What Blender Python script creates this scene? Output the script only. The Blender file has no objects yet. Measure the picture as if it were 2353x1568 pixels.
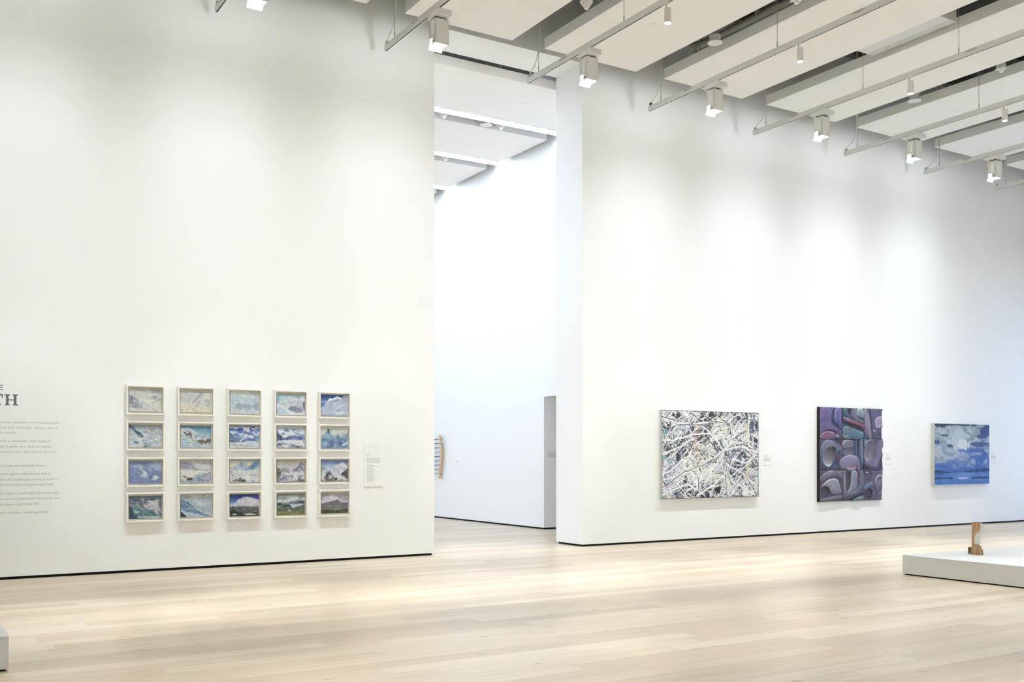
import bpy, bmesh, math, random
import numpy as np
from mathutils import Vector

# ------------------------------------------------------------------ camera, world, exposure
scene = bpy.context.scene
col = scene.collection
H = 1.5                                   # eye height
cam_d = bpy.data.cameras.new('camera')
cam_d.sensor_width = 36.0
cam_d.lens = 35.726
cam_d.shift_y = 0.11276
cam_d.clip_end = 200
cam = bpy.data.objects.new('camera', cam_d)
cam.location = (0, 0, H)
cam.rotation_euler = (math.radians(90), 0, math.radians(-31.6727))
col.objects.link(cam)
scene.camera = cam

scene.view_settings.view_transform = 'Standard'
scene.view_settings.look = 'None'
scene.view_settings.gamma = 1.0
scene.view_settings.use_curve_mapping = False
scene.view_settings.exposure = 0.21
scene.cycles.diffuse_bounces = 5
scene.cycles.glossy_bounces = 2
scene.cycles.max_bounces = 6
scene.cycles.use_light_tree = False
scene.cycles.adaptive_threshold = 0.03

world = bpy.data.worlds.new('world')
scene.world = world
world.use_nodes = True
wn = world.node_tree.nodes
wn['Background'].inputs['Color'].default_value = (0.44, 0.63, 1.0, 1)
wn['Background'].inputs['Strength'].default_value = 2.45

WASH_P, SPOT_P, TUBE_E = 32.5, 840.0, 41.0
WARM = (0.93, 0.965, 1.0)
WASHC = (0.84, 0.91, 0.975)
COOL = (0.66, 0.78, 1.0)

# ------------------------------------------------------------------ measures of the place
D = 13.743            # front face of the long wall
DT = 0.772            # its thickness
XL, XR = 7.094, 9.85  # opening through the wall
ZSOF = 8.035          # soffit of the opening
ZS = 7.895            # underside of ceiling panels
TS = 0.17             # panel thickness
YS = 13.293           # panel ends
PITCH, PW, PX0 = 2.4173, 1.8138, 3.968
ZT, YT, TX0 = 7.305, 13.335, 3.6845
X2 = 11.51            # side wall of the room beyond
XMIN, XMAX = -4.0, 23.9
YMIN, YMAX = -4.0, 29.0
ZDECK = 9.5
INC_SIGN = -1.0

# ------------------------------------------------------------------ helpers
def lin(c):
    if isinstance(c, str):
        c = [int(c[i:i + 2], 16) / 255 for i in (0, 2, 4)]
    return tuple((x / 12.92 if x <= 0.04045 else ((x + 0.055) / 1.055) ** 2.4) for x in c)

def mat(name, c, rough=0.6, spec=0.3, metal=0.0, emit=None, estr=0.0):
    m = bpy.data.materials.new(name)
    m.use_nodes = True
    b = m.node_tree.nodes['Principled BSDF']
    b.inputs['Base Color'].default_value = (*lin(c), 1)
    b.inputs['Roughness'].default_value = rough
    b.inputs['Specular IOR Level'].default_value = spec
    b.inputs['Metallic'].default_value = metal
    if emit is not None:
        b.inputs['Emission Color'].default_value = (*emit, 1)
        b.inputs['Emission Strength'].default_value = estr
    return m

def bump(m, scale, strength, dist=0.002, mapping=(1, 1, 1), tint=0.0):
    nt = m.node_tree
    b = nt.nodes['Principled BSDF']
    geo = nt.nodes.new('ShaderNodeNewGeometry')
    mp = nt.nodes.new('ShaderNodeMapping')
    mp.inputs['Scale'].default_value = mapping
    nz = nt.nodes.new('ShaderNodeTexNoise')
    nz.inputs['Scale'].default_value = scale
    nz.inputs['Detail'].default_value = 5
    bp = nt.nodes.new('ShaderNodeBump')
    bp.inputs['Strength'].default_value = strength
    bp.inputs['Distance'].default_value = dist
    nt.links.new(geo.outputs['Position'], mp.inputs['Vector'])
    nt.links.new(mp.outputs['Vector'], nz.inputs['Vector'])
    nt.links.new(nz.outputs['Fac'], bp.inputs['Height'])
    nt.links.new(bp.outputs['Normal'], b.inputs['Normal'])
    if tint:
        base = b.inputs['Base Color'].default_value[:3]
        mx = nt.nodes.new('ShaderNodeMix')
        mx.data_type = 'RGBA'
        mx.inputs['A'].default_value = (*[x * (1 - tint) for x in base], 1)
        mx.inputs['B'].default_value = (*[min(1, x * (1 + tint)) for x in base], 1)
        nt.links.new(nz.outputs['Fac'], mx.inputs['Factor'])
        nt.links.new(mx.outputs['Result'], b.inputs['Base Color'])
    return m

def paint_mat(name, rough=0.6, spec=0.25):
    m = mat(name, 'ffffff', rough, spec)
    nt = m.node_tree
    at = nt.nodes.new('ShaderNodeAttribute')
    at.attribute_name = 'paint'
    nt.links.new(at.outputs['Color'], nt.nodes['Principled BSDF'].inputs['Base Color'])
    return m

def wood_mat(name, ca, cb, scale=30.0, mapping=(1, 1, 0.06), rough=0.55):
    m = mat(name, ca, rough, 0.3)
    nt = m.node_tree
    geo = nt.nodes.new('ShaderNodeNewGeometry')
    mp = nt.nodes.new('ShaderNodeMapping')
    mp.inputs['Scale'].default_value = mapping
    nz = nt.nodes.new('ShaderNodeTexNoise')
    nz.inputs['Scale'].default_value = scale
    nz.inputs['Detail'].default_value = 6
    rp = nt.nodes.new('ShaderNodeValToRGB')
    rp.color_ramp.elements[0].position = 0.36
    rp.color_ramp.elements[1].position = 0.62
    rp.color_ramp.elements[0].color = (*lin(cb), 1)
    rp.color_ramp.elements[1].color = (*lin(ca), 1)
    nt.links.new(geo.outputs['Position'], mp.inputs['Vector'])
    nt.links.new(mp.outputs['Vector'], nz.inputs['Vector'])
    nt.links.new(nz.outputs['Fac'], rp.inputs['Fac'])
    nt.links.new(rp.outputs['Color'], nt.nodes['Principled BSDF'].inputs['Base Color'])
    return m

class MB:
    """collects shapes in world coordinates; build() links them as one mesh object"""
    def __init__(self):
        self.v, self.f = [], []
    def box(self, x0, x1, y0, y1, z0, z1):
        n = len(self.v)
        self.v += [(x0, y0, z0), (x1, y0, z0), (x1, y1, z0), (x0, y1, z0), (x0, y0, z1), (x1, y0, z1), (x1, y1, z1), (x0, y1, z1)]
        self.f += [tuple(n + i for i in q) for q in ((0, 3, 2, 1), (4, 5, 6, 7), (0, 1, 5, 4), (1, 2, 6, 5), (2, 3, 7, 6), (3, 0, 4, 7))]
        return self
    def tube(self, pts, r, n=8, cap=True):
        pts = [Vector(p) for p in pts]
        rs = r if isinstance(r, (list, tuple)) else [r] * len(pts)
        rings = []
        for i, p in enumerate(pts):
            t = (pts[min(i + 1, len(pts) - 1)] - pts[max(i - 1, 0)]).normalized()
            a = Vector((0, 0, 1)) if abs(t.z) < 0.9 else Vector((1, 0, 0))
            u = t.cross(a).normalized()
            w = t.cross(u)
            k = len(self.v)
            self.v += [tuple(p + (u * math.cos(2 * math.pi * j / n) + w * math.sin(2 * math.pi * j / n)) * rs[i]) for j in range(n)]
            rings.append(k)
        for a, b in zip(rings, rings[1:]):
            self.f += [(a + j, a + (j + 1) % n, b + (j + 1) % n, b + j) for j in range(n)]
        if cap:
            self.f += [tuple(rings[0] + j for j in range(n))[::-1], tuple(rings[-1] + j for j in range(n))]
        return self
    def lathe(self, c, prof, n=20):
        rings = []
        for r, z in prof:
            k = len(self.v)
            self.v += [(c[0] + r * math.cos(2 * math.pi * j / n), c[1] + r * math.sin(2 * math.pi * j / n), c[2] + z) for j in range(n)]
            rings.append(k)
        for a, b in zip(rings, rings[1:]):
            self.f += [(a + j, a + (j + 1) % n, b + (j + 1) % n, b + j) for j in range(n)]
        self.f += [tuple(rings[0] + j for j in range(n))[::-1], tuple(rings[-1] + j for j in range(n))]
        return self
    def prism(self, poly, org, ux, uy, un, t):
        """poly of 2d points on axes ux, uy, extruded by t along un"""
        o, ux, uy, un = map(Vector, (org, ux, uy, un))
        n = len(poly)
        k = len(self.v)
        for s in (0, t):
            self.v += [tuple(o + ux * a + uy * b + un * s) for a, b in poly]
        self.f += [tuple(k + i for i in range(n))[::-1], tuple(k + n + i for i in range(n))]
        self.f += [(k + i, k + (i + 1) % n, k + n + (i + 1) % n, k + n + i) for i in range(n)]
        return self
    def build(self, name, m, parent=None, smooth=False):
        off = Vector(parent['_o']) if parent is not None else Vector((0, 0, 0))
        me = bpy.data.meshes.new(name)
        me.from_pydata([tuple(Vector(p) - off) for p in self.v], [], self.f)
        bm = bmesh.new()
        bm.from_mesh(me)
        bmesh.ops.recalc_face_normals(bm, faces=bm.faces)
        bm.to_mesh(me)
        bm.free()
        if m is not None:
            me.materials.append(m)
        if smooth:
            me.shade_smooth()
            try:
                me.set_sharp_from_angle(angle=math.radians(40))
            except Exception:
                pass
        o = bpy.data.objects.new(name, me)
        col.objects.link(o)
        if parent is not None:
            o.parent = parent
            o['_o'] = tuple(off)
        else:
            o['_o'] = (0.0, 0.0, 0.0)
        return o

def tag(o, label=None, cat=None, group=None, kind=None):
    if label: o['label'] = label
    if cat: o['category'] = cat
    if group: o['group'] = group
    if kind: o['kind'] = kind
    return o

def thing(name, loc, label, cat, group=None):
    o = bpy.data.objects.new(name, None)
    o.empty_display_size = 0.1
    o.location = loc
    o['_o'] = tuple(loc)
    col.objects.link(o)
    return tag(o, label, cat, group)

def copy_tree(o, parent=None):
    c = o.copy()
    col.objects.link(c)
    c.parent = parent
    for ch in list(o.children):
        copy_tree(ch, c)
    return c

def struct(name, mb, m, parent=None):
    o = mb.build(name, m, parent)
    if parent is None:
        o['kind'] = 'structure'
    return o

def grid_mesh(name, P, C, m, parent, close=None):
    """P: (h,w,3) world points, C: (h,w,3) sRGB paint; close = y of the back plane for side walls"""
    h, w = P.shape[:2]
    off = np.array(parent['_o'])
    V = P.reshape(-1, 3) - off
    idx = np.arange(h * w).reshape(h, w)
    F = np.stack([idx[:-1, :-1], idx[1:, :-1], idx[1:, 1:], idx[:-1, 1:]], -1).reshape(-1, 4)
    CC = C.reshape(-1, 3)
    if close is not None:
        ring = np.concatenate([idx[0, :], idx[1:, -1], idx[-1, -2::-1], idx[-2:0:-1, 0]])
        B = V[ring].copy()
        B[:, 1] = close - off[1]
        n0 = len(V)
        V = np.concatenate([V, V[ring], B])
        CC = np.concatenate([CC, np.repeat([[0.09, 0.08, 0.10]], 2 * len(ring), 0)])
        n = len(ring)
        a = n0 + np.arange(n)
        b = n0 + (np.arange(n) + 1) % n
        F = np.concatenate([F, np.stack([a, b, b + n, a + n], -1)])
    me = bpy.data.meshes.new(name)
    me.vertices.add(len(V))
    me.vertices.foreach_set('co', V.astype(np.float32).ravel())
    me.loops.add(F.size)
    me.loops.foreach_set('vertex_index', F.astype(np.int32).ravel())
    me.polygons.add(len(F))
    me.polygons.foreach_set('loop_start', np.arange(0, F.size, 4, dtype=np.int32))
    me.update(calc_edges=True)
    me.validate()
    at = me.color_attributes.new('paint', 'FLOAT_COLOR', 'POINT')
    c = np.clip(CC, 0, 1)
    c = np.where(c <= 0.04045, c / 12.92, ((c + 0.055) / 1.055) ** 2.4)
    at.data.foreach_set('color', np.concatenate([c, np.ones((len(c), 1))], 1).astype(np.float32).ravel())
    me.materials.append(m)
    o = bpy.data.objects.new(name, me)
    col.objects.link(o)
    o.parent = parent
    o['_o'] = tuple(off)
    return o

# ------------------------------------------------------------------ materials
M = {}
M['wall'] = mat('wall_paint', 'f4f4f1', 0.75, 0.2)
M['panel'] = mat('ceiling_panel_paint', 'f8f6f0', 0.8, 0.2)
M['deck'] = bump(mat('ceiling_deck', '6b6860', 0.9, 0.1), 3, 0.2, 0.02, tint=0.25)
M['reveal'] = mat('black_reveal', '0c0c0e', 0.6, 0.2)
M['white_metal'] = mat('white_enamel', 'e3e2dc', 0.4, 0.4)
M['rail'] = mat('rail_enamel', 'd9d9d5', 0.4, 0.4)
M['slot'] = mat('rail_slot', '101014', 0.5, 0.3)
M['steel'] = mat('steel_wire', 'aaa89f', 0.45, 0.4, 0.1)
M['cord'] = mat('white_cord', 'dddbd2', 0.5, 0.3)
M['dark'] = mat('dark_fitting', '2d2f30', 0.5, 0.3)
M['pipe'] = mat('painted_pipe', '9c9b92', 0.6, 0.3)
M['lens'] = mat('lamp_lens', 'ffffff', 0.3, 0.3, emit=WARM, estr=14)
M['lens'].cycles.emission_sampling = 'NONE'
M['lamp'] = mat('washer_lamp', 'ffffff', 0.3, 0.3, emit=WASHC, estr=7)
M['flap'] = mat('lamp_flap', 'f6f6f8', 0.35, 0.5)
M['flap'] = mat('lamp_flap', 'f4f4f6', 0.35, 0.5)
M['tube'] = mat('tube_diffuser', 'ffffff', 0.5, 0.2, emit=COOL, estr=TUBE_E)
M['frame'] = mat('frame_white', 'efece2', 0.5, 0.35)
M['mat_board'] = mat('mat_board', 'e9e3d4', 0.8, 0.15)
M['silver'] = mat('silver_edge', 'c9ccc8', 0.4, 0.5)
M['black_line'] = mat('black_strainer', '23242a', 0.5, 0.3)
M['paint'] = paint_mat('oil_paint', 0.5, 0.3)
M['carve'] = paint_mat('carved_paint', 0.45, 0.35)
M['plinth'] = mat('plinth_paint', 'dddedb', 0.55, 0.3)
M['ink'] = mat('vinyl_title', '6f6672', 0.6, 0.2)
M['ink_pale'] = mat('vinyl_text', 'b9b8b0', 0.7, 0.2)
M['card'] = mat('label_card', 'f4f3f0', 0.75, 0.2)
M['print'] = mat('label_print', 'd9d6d0', 0.7, 0.2)
M['print_dark'] = mat('label_print_dark', 'c2bebb', 0.7, 0.2)
M['edge'] = mat('label_edge', 'd2c9b6', 0.7, 0.2)
M['wood'] = wood_mat('carved_wood', 'bf9d76', '94755a', 38, (1, 1, 0.08))
M['wood_dark'] = wood_mat('dark_wood', '8f7448', '4d3a22', 30, (1, 1, 0.1))
M['bone'] = mat('pale_bone', 'e4e6dc', 0.4, 0.4)
M['pine'] = wood_mat('peeled_pole', 'e6c7a2', 'cfa77c', 25, (1, 1, 0.1))
M['thread_purple'] = mat('thread_purple', '6b5a7c', 0.8, 0.1)
M['thread_blue'] = mat('thread_blue', '6fa3b4', 0.8, 0.1)
M['thread_dark'] = mat('thread_dark', '4b4660', 0.8, 0.1)
M['twig'] = mat('twig_bark', '8f9396', 0.8, 0.1)
M['twig_red'] = mat('twig_red_bark', 'b78a7c', 0.8, 0.1)

def glass_mat():
    m = bpy.data.materials.new('window_glass')
    m.use_nodes = True
    nt = m.node_tree
    nt.nodes.clear()
    out = nt.nodes.new('ShaderNodeOutputMaterial')
    mx = nt.nodes.new('ShaderNodeMixShader')
    tr = nt.nodes.new('ShaderNodeBsdfTransparent')
    gl = nt.nodes.new('ShaderNodeBsdfGlossy')
    gl.inputs['Roughness'].default_value = 0.02
    mx.inputs['Fac'].default_value = 0.06
    nt.links.new(tr.outputs[0], mx.inputs[1])
    nt.links.new(gl.outputs[0], mx.inputs[2])
    nt.links.new(mx.outputs[0], out.inputs[0])
    return m
M['glass'] = glass_mat()

def floor_mat():
    m = mat('oak_boards', 'd8c6a8', 0.3, 0.65)
    nt = m.node_tree
    L = nt.links.new
    N = nt.nodes.new
    b = nt.nodes['Principled BSDF']
    oi = N('ShaderNodeObjectInfo')
    geo = N('ShaderNodeNewGeometry')
    add = N('ShaderNodeMath'); add.operation = 'ADD'
    fr = N('ShaderNodeMath'); fr.operation = 'FRACT'
    L(oi.outputs['Random'], add.inputs[0]); L(geo.outputs['Random Per Island'], add.inputs[1])
    L(add.outputs[0], fr.inputs[0])
    rp = N('ShaderNodeValToRGB')
    rp.color_ramp.interpolation = 'CONSTANT'
    tones = ['cfbea4', 'c9b69b', 'd3c4aa', 'c6b398', 'ccbaa2', 'd6c9b0', 'c4b299', 'cfc0a6']
    e = rp.color_ramp.elements
    e[0].color = (*lin(tones[0]), 1)
    e[1].position = 1 / 8; e[1].color = (*lin(tones[1]), 1)
    for i in range(2, 8):
        k = e.new(i / 8); k.color = (*lin(tones[i]), 1)
    L(fr.outputs[0], rp.inputs['Fac'])
    # grain
    mul = N('ShaderNodeMath'); mul.operation = 'MULTIPLY'; mul.inputs[1].default_value = 37.0
    L(fr.outputs[0], mul.inputs[0])
    cmb = N('ShaderNodeCombineXYZ')
    L(mul.outputs[0], cmb.inputs['X']); L(mul.outputs[0], cmb.inputs['Z'])
    va = N('ShaderNodeVectorMath'); va.operation = 'ADD'
    L(geo.outputs['Position'], va.inputs[0]); L(cmb.outputs[0], va.inputs[1])
    mp = N('ShaderNodeMapping'); mp.inputs['Scale'].default_value = (0.55, 13, 1)
    L(va.outputs[0], mp.inputs['Vector'])
    nz = N('ShaderNodeTexNoise'); nz.inputs['Scale'].default_value = 2.2; nz.inputs['Detail'].default_value = 6; nz.inputs['Distortion'].default_value = 0.6
    L(mp.outputs[0], nz.inputs['Vector'])
    gr = N('ShaderNodeValToRGB')
    gr.color_ramp.elements[0].position = 0.30; gr.color_ramp.elements[0].color = (0.86, 0.84, 0.82, 1)
    gr.color_ramp.elements[1].position = 0.66; gr.color_ramp.elements[1].color = (1.04, 1.04, 1.04, 1)
    L(nz.outputs['Fac'], gr.inputs['Fac'])
    m1 = N('ShaderNodeMix'); m1.data_type = 'RGBA'; m1.blend_type = 'MULTIPLY'; m1.inputs['Factor'].default_value = 1.0
    L(rp.outputs['Color'], m1.inputs['A']); L(gr.outputs['Color'], m1.inputs['B'])
    # knots
    mk = N('ShaderNodeMapping'); mk.inputs['Scale'].default_value = (1.5, 6.0, 1)
    L(va.outputs[0], mk.inputs['Vector'])
    vo = N('ShaderNodeTexVoronoi'); vo.inputs['Scale'].default_value = 1.0
    L(mk.outputs[0], vo.inputs['Vector'])
    kr = N('ShaderNodeValToRGB')
    kr.color_ramp.elements[0].position = 0.06; kr.color_ramp.elements[0].color = (0.55, 0.50, 0.47, 1)
    kr.color_ramp.elements[1].position = 0.10; kr.color_ramp.elements[1].color = (1, 1, 1, 1)
    L(vo.outputs['Distance'], kr.inputs['Fac'])
    m2 = N('ShaderNodeMix'); m2.data_type = 'RGBA'; m2.blend_type = 'MULTIPLY'; m2.inputs['Factor'].default_value = 0.9
    L(m1.outputs['Result'], m2.inputs['A']); L(kr.outputs['Color'], m2.inputs['B'])
    L(m2.outputs['Result'], b.inputs['Base Color'])
    mr = N('ShaderNodeMapRange')
    mr.inputs['To Min'].default_value = 0.25; mr.inputs['To Max'].default_value = 0.36
    L(nz.outputs['Fac'], mr.inputs['Value']); L(mr.outputs[0], b.inputs['Roughness'])
    return m
M['floor'] = floor_mat()

# ------------------------------------------------------------------ the setting
floor = struct('floor', MB().box(XMIN - 0.4, XMAX + 0.4, YMIN - 0.4, YMAX + 0.4, -0.3, -0.02), M['plinth'])
ceiling = struct('ceiling', MB().box(XMIN - 0.4, XMAX + 0.4, YMIN - 0.4, YMAX + 0.4, ZDECK, ZDECK + 0.3), M['deck'])

RV = 0.034
def wall(name, x0, x1, y0, y1, z0=RV, z1=ZDECK):
    return struct(name, MB().box(x0, x1, y0, y1, z0, z1), M['wall'])
def reveal(x0, x1, y0, y1, parent, inset=0.022):
    return MB().box(x0 + inset, x1 - inset, y0 + inset, y1 - inset, 0, RV + 0.001).build('baseboard_reveal', M['reveal'], parent)

w = wall('wall_left', XMIN, XL, D, D + DT); reveal(XMIN, XL + 0.0, D, D + DT, w, 0.03)
w = wall('wall_right', XR, XMAX, D, D + DT); reveal(XR, XMAX, D, D + DT, w, 0.03)
wall('wall_header', XL, XR, D, D + DT, ZSOF, ZDECK)
wall('wall_back', XMIN, XMAX, YMIN - 0.3, YMIN, 0)
# the room beyond: side wall with a deep doorway
DY0, DY1, DZ = 15.75, 17.41, 2.727
w = MB().box(X2, X2 + 0.6, D + DT, DY0, RV, ZDECK).box(X2, X2 + 0.6, DY1, YMAX, RV, ZDECK).box(X2, X2 + 0.6, DY0, DY1, DZ, ZDECK)
w = struct('wall_beyond', w, M['wall'])
reveal(X2, X2 + 0.6, D + DT, DY0, w); reveal(X2, X2 + 0.6, DY1, YMAX, w)
wall('wall_far', XMIN, X2 + 6, YMAX, YMAX + 0.3, 0)
wall('wall_passage', X2 + 3.2, X2 + 3.5, D + DT, YMAX, 0)
# end walls with the glazed openings
wall('wall_west', XMIN - 0.3, XMIN, YMIN - 0.3, YMAX, 0)
WY0, WY1, WZ = 2.5, 13.45, 4.4
w = MB().box(XMAX, XMAX + 0.35, YMIN, WY0, 0, ZDECK).box(XMAX, XMAX + 0.35, WY1, YMAX, 0, ZDECK).box(XMAX, XMAX + 0.35, WY0, WY1, WZ, ZDECK)
struct('wall_east', w, M['wall'])
win = thing('window_1', (XMAX + 0.1, WY0, 0), None, None)
win['kind'] = 'structure'
nb = 5
for i in range(nb):
    a = WY0 + (WY1 - WY0) * i / nb
    b = WY0 + (WY1 - WY0) * (i + 1) / nb
    MB().box(XMAX + 0.15, XMAX + 0.165, a + 0.03, b - 0.03, 0.03, WZ - 0.03).build('pane', M['glass'], win)
    MB().box(XMAX + 0.1, XMAX + 0.2, b - 0.03, b + 0.03 if i < nb - 1 else b, 0, WZ).build('mullion', M['rail'], win)
MB().box(XMAX + 0.1, XMAX + 0.2, WY0, WY0 + 0.03, 0, WZ).box(XMAX + 0.1, XMAX + 0.2, WY0, WY1, 0, 0.03).box(XMAX + 0.1, XMAX + 0.2, WY0, WY1, WZ - 0.03, WZ).build('window_frame', M['rail'], win)
pl = bpy.data.lights.new('daylight_portal', 'AREA')
pl.shape = 'RECTANGLE'; pl.size = WZ; pl.size_y = WY1 - WY0
pl.cycles.is_portal = True
po = bpy.data.objects.new('daylight_portal', pl)
po.location = (XMAX + 0.3, (WY0 + WY1) / 2, WZ / 2)
po.rotation_euler = (0, math.radians(90), 0)
col.objects.link(po)

# ------------------------------------------------------------------ floor boards, running along the long wall
rng = random.Random(4)
BW = 0.2
boards = []
ny = int((YMAX - YMIN) / BW)
for i in range(ny):
    y = YMIN + i * BW
    x = XMIN - rng.random() * 2.5
    while x < XMAX:
        l = rng.choice((1.8, 2.2, 2.6, 3.0, 3.4)) + rng.random() * 0.3
        a, b = max(x, XMIN), min(x + l, XMAX)
        x += l
        if b - a > 0.05 and not (y > D + DT and a > X2 + 5):
            boards.append((a, b, y))
sy, cy = math.sin(math.radians(31.6727)), math.cos(math.radians(31.6727))
def board_seen(a, b, y):
    best = 0
    for t in (0.02, 0.25, 0.5, 0.75, 0.98):
        X, Y = a + (b - a) * t, y + BW / 2
        if Y > D: continue
        d = X * sy + Y * cy
        if d < 1: continue
        px = 2335.1 * (X * cy - Y * sy) / d + 1176.5
        py = 1049.3 + 2335.1 * H / d
        if -5 < px < 2358 and py < 1575:
            best = max(best, (b - a) / (d ** 3))
    return best
ranked = sorted(boards, key=lambda q: -board_seen(*q))
unit = bpy.data.meshes.new('board')
tmp = MB().box(0, 1, 0.0006, BW - 0.0006, -0.02, 0)
unit.from_pydata(tmp.v, [], tmp.f)
unit.materials.append(M['floor'])
for a, b, y in ranked[:300]:
    o = bpy.data.objects.new('board', unit)
    o.location = (a + 0.0005, y, 0)
    o.scale = (b - a - 0.001, 1, 1)
    o.parent = floor
    col.objects.link(o)
rest = MB()
for a, b, y in ranked[300:]:
    rest.box(a + 0.0005, b - 0.0005, y + 0.0006, y + BW - 0.0006, -0.02, 0)
tag(rest.build('boards', M['floor'], floor), kind='stuff')

# ------------------------------------------------------------------ ceiling panels
KS = range(-4, 9)
first = None
for k in KS:
    x0 = PX0 + k * PITCH
    if x0 + PW > XMAX: continue
    if first is None:
        first = MB().box(0, PW, YMIN + 0.3, YS, ZS, ZS + TS).build('ceiling_panel', M['panel'], ceiling)
        o = first
    else:
        o = first.copy(); col.objects.link(o)
    o.location = (x0, 0, 0)
first = None
for k in range(6):
    y0 = 14.69 + k * 2.41
    if first is None:
        first = MB().box(XMIN + 0.3, 11.382, 0, 1.795, ZS, ZS + 0.155).build('ceiling_panel', M['panel'], ceiling)
        o = first
    else:
        o = first.copy(); col.objects.link(o)
    o.location = (0, y0, 0)
# deck ribs above the gaps
for k in range(22):
    y = YMIN + 0.6 + k * 1.5
    if y < D - 0.2:
        MB().box(XMIN, XMAX, y, y + 0.14, ZDECK - 0.32, ZDECK).build('ceiling_rib', M['deck'], ceiling)

# ------------------------------------------------------------------ light tracks
def where(k):
    return {-1: 'above the wall text', 0: 'above the grid of small paintings', 1: 'just before the tall opening', 2: 'in front of the tall opening',
            3: 'first past the opening', 4: 'second past the opening', 5: 'third past the opening', 6: 'fourth past the opening', 7: 'fifth past the opening',
            8: 'sixth past the opening'}[k]
TK = range(-1, 9)
WIRES = {-1: (13.03, 10.92), 0: (13.03, 10.45), 1: (13.03, 10.92), 2: (13.03, 10.92), 3: (13.03, 10.45), 4: (13.03, 10.92, 9.21), 5: (13.03, 10.5), 6: (12.98, 10.92), 7: (13.08, 10.45), 8: (13.03, 10.92)}
for k in TK:
    X = TX0 + k * PITCH
    t = thing('light_track', (X, YT, ZT), 'white suspended light track, %s' % where(k), 'light track', 'suspended light tracks')
    y0 = YMIN + 0.4
    rw = 0.019
    MB().box(X - rw, X + rw, y0, YT, ZT + 0.012, ZT + 0.085).box(X - rw, X - 0.010, y0, YT, ZT, ZT + 0.012).box(X + 0.010, X + rw, y0, YT, ZT, ZT + 0.012).build('rail', M['rail'], t)
    MB().box(X - 0.010, X + 0.010, y0, YT - 0.004, ZT + 0.002, ZT + 0.0115).build('slot', M['slot'], t)
    for j, y in enumerate(list(WIRES[k]) + [7.2, 3.6, 0.0, -3.6]):
        wr = MB().tube([(X, y, ZT + 0.08), (X, y, ZDECK)], 0.0045, 6).build('suspension_wire', M['steel'], t)
        MB().tube([(X, y, ZT + 0.083), (X, y, ZT + 0.17)], 0.009, 8).build('wire_gripper', M['steel'], wr)
    for y in (12.35, 9.0, 5.6, 2.2):
        MB().box(X - rw - 0.002, X - rw + 0.001, y - 0.09, y + 0.09, ZT + 0.055, ZT + 0.075).build('joint_plate', M['steel'], t)
    y = WIRES[k][0] + 0.012
    MB().tube([(X + 0.012, y, ZDECK), (X + 0.012, y, ZS + 0.1), (X + 0.012, y, ZS - 0.12), (X + 0.01, y + 0.04, ZS - 0.26), (X + 0.006, y + 0.12, ZS - 0.38), (X, y + 0.21, ZT + 0.16), (X, y + 0.25, ZT + 0.09)],
              [0.016, 0.016, 0.014, 0.012, 0.011, 0.010, 0.010], 8).build('power_cord', M['cord'], t, True)
    MB().box(X - 0.012, X + 0.012, YT - 0.07, YT - 0.02, ZT + 0.08, ZT + 0.13).build('cord_gland', M['dark'] if k == 3 else M['steel'], t)

# ------------------------------------------------------------------ wall washers
def spot(name, loc, target, power, size, blend, radius, color, parent):
    l = bpy.data.lights.new(name, 'SPOT')
    l.energy = power
    l.spot_size = math.radians(size)
    l.spot_blend = blend
    l.shadow_soft_size = radius
    l.color = color
    o = bpy.data.objects.new(name, l)
    off = Vector(parent['_o'])
    o.location = Vector(loc) - off
    o.rotation_euler = (Vector(target) - Vector(loc)).to_track_quat('-Z', 'Y').to_euler()
    o.parent = parent
    col.objects.link(o)
    return o

def shape_beam(l, prof, gain=1.0):
    """reflector curve of a lamp: prof lists (angle away from straight down, 0 to 180, relative intensity)"""
    l.use_nodes = True
    nt = l.node_tree
    em = [n for n in nt.nodes if n.type == 'EMISSION'][0]
    geo = nt.nodes.new('ShaderNodeNewGeometry')
    sp_ = nt.nodes.new('ShaderNodeSeparateXYZ')
    ac = nt.nodes.new('ShaderNodeMath'); ac.operation = 'ARCCOSINE'
    dv = nt.nodes.new('ShaderNodeMath'); dv.operation = 'DIVIDE'; dv.inputs[1].default_value = math.pi
    ng = nt.nodes.new('ShaderNodeMath'); ng.operation = 'MULTIPLY'; ng.inputs[1].default_value = INC_SIGN
    fc = nt.nodes.new('ShaderNodeFloatCurve')
    nt.links.new(geo.outputs['Incoming'], sp_.inputs[0])
    nt.links.new(sp_.outputs['Z'], ng.inputs[0])
    nt.links.new(ng.outputs[0], ac.inputs[0])
    nt.links.new(ac.outputs[0], dv.inputs[0])
    nt.links.new(dv.outputs[0], fc.inputs['Value'])
    cv = fc.mapping.curves[0]
    pts = sorted((a / 180.0, y) for a, y in prof)
    while len(cv.points) < len(pts):
        cv.points.new(0.5, 0.5)
    for q, (x_, y_) in zip(cv.points, pts):
        q.location = (x_, y_); q.handle_type = 'AUTO_CLAMPED'
    fc.mapping.update()
    ml = nt.nodes.new('ShaderNodeMath'); ml.operation = 'MULTIPLY'; ml.inputs[1].default_value = gain
    nt.links.new(fc.outputs[0], ml.inputs[0])
    nt.links.new(ml.outputs[0], em.inputs['Strength'])

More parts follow.
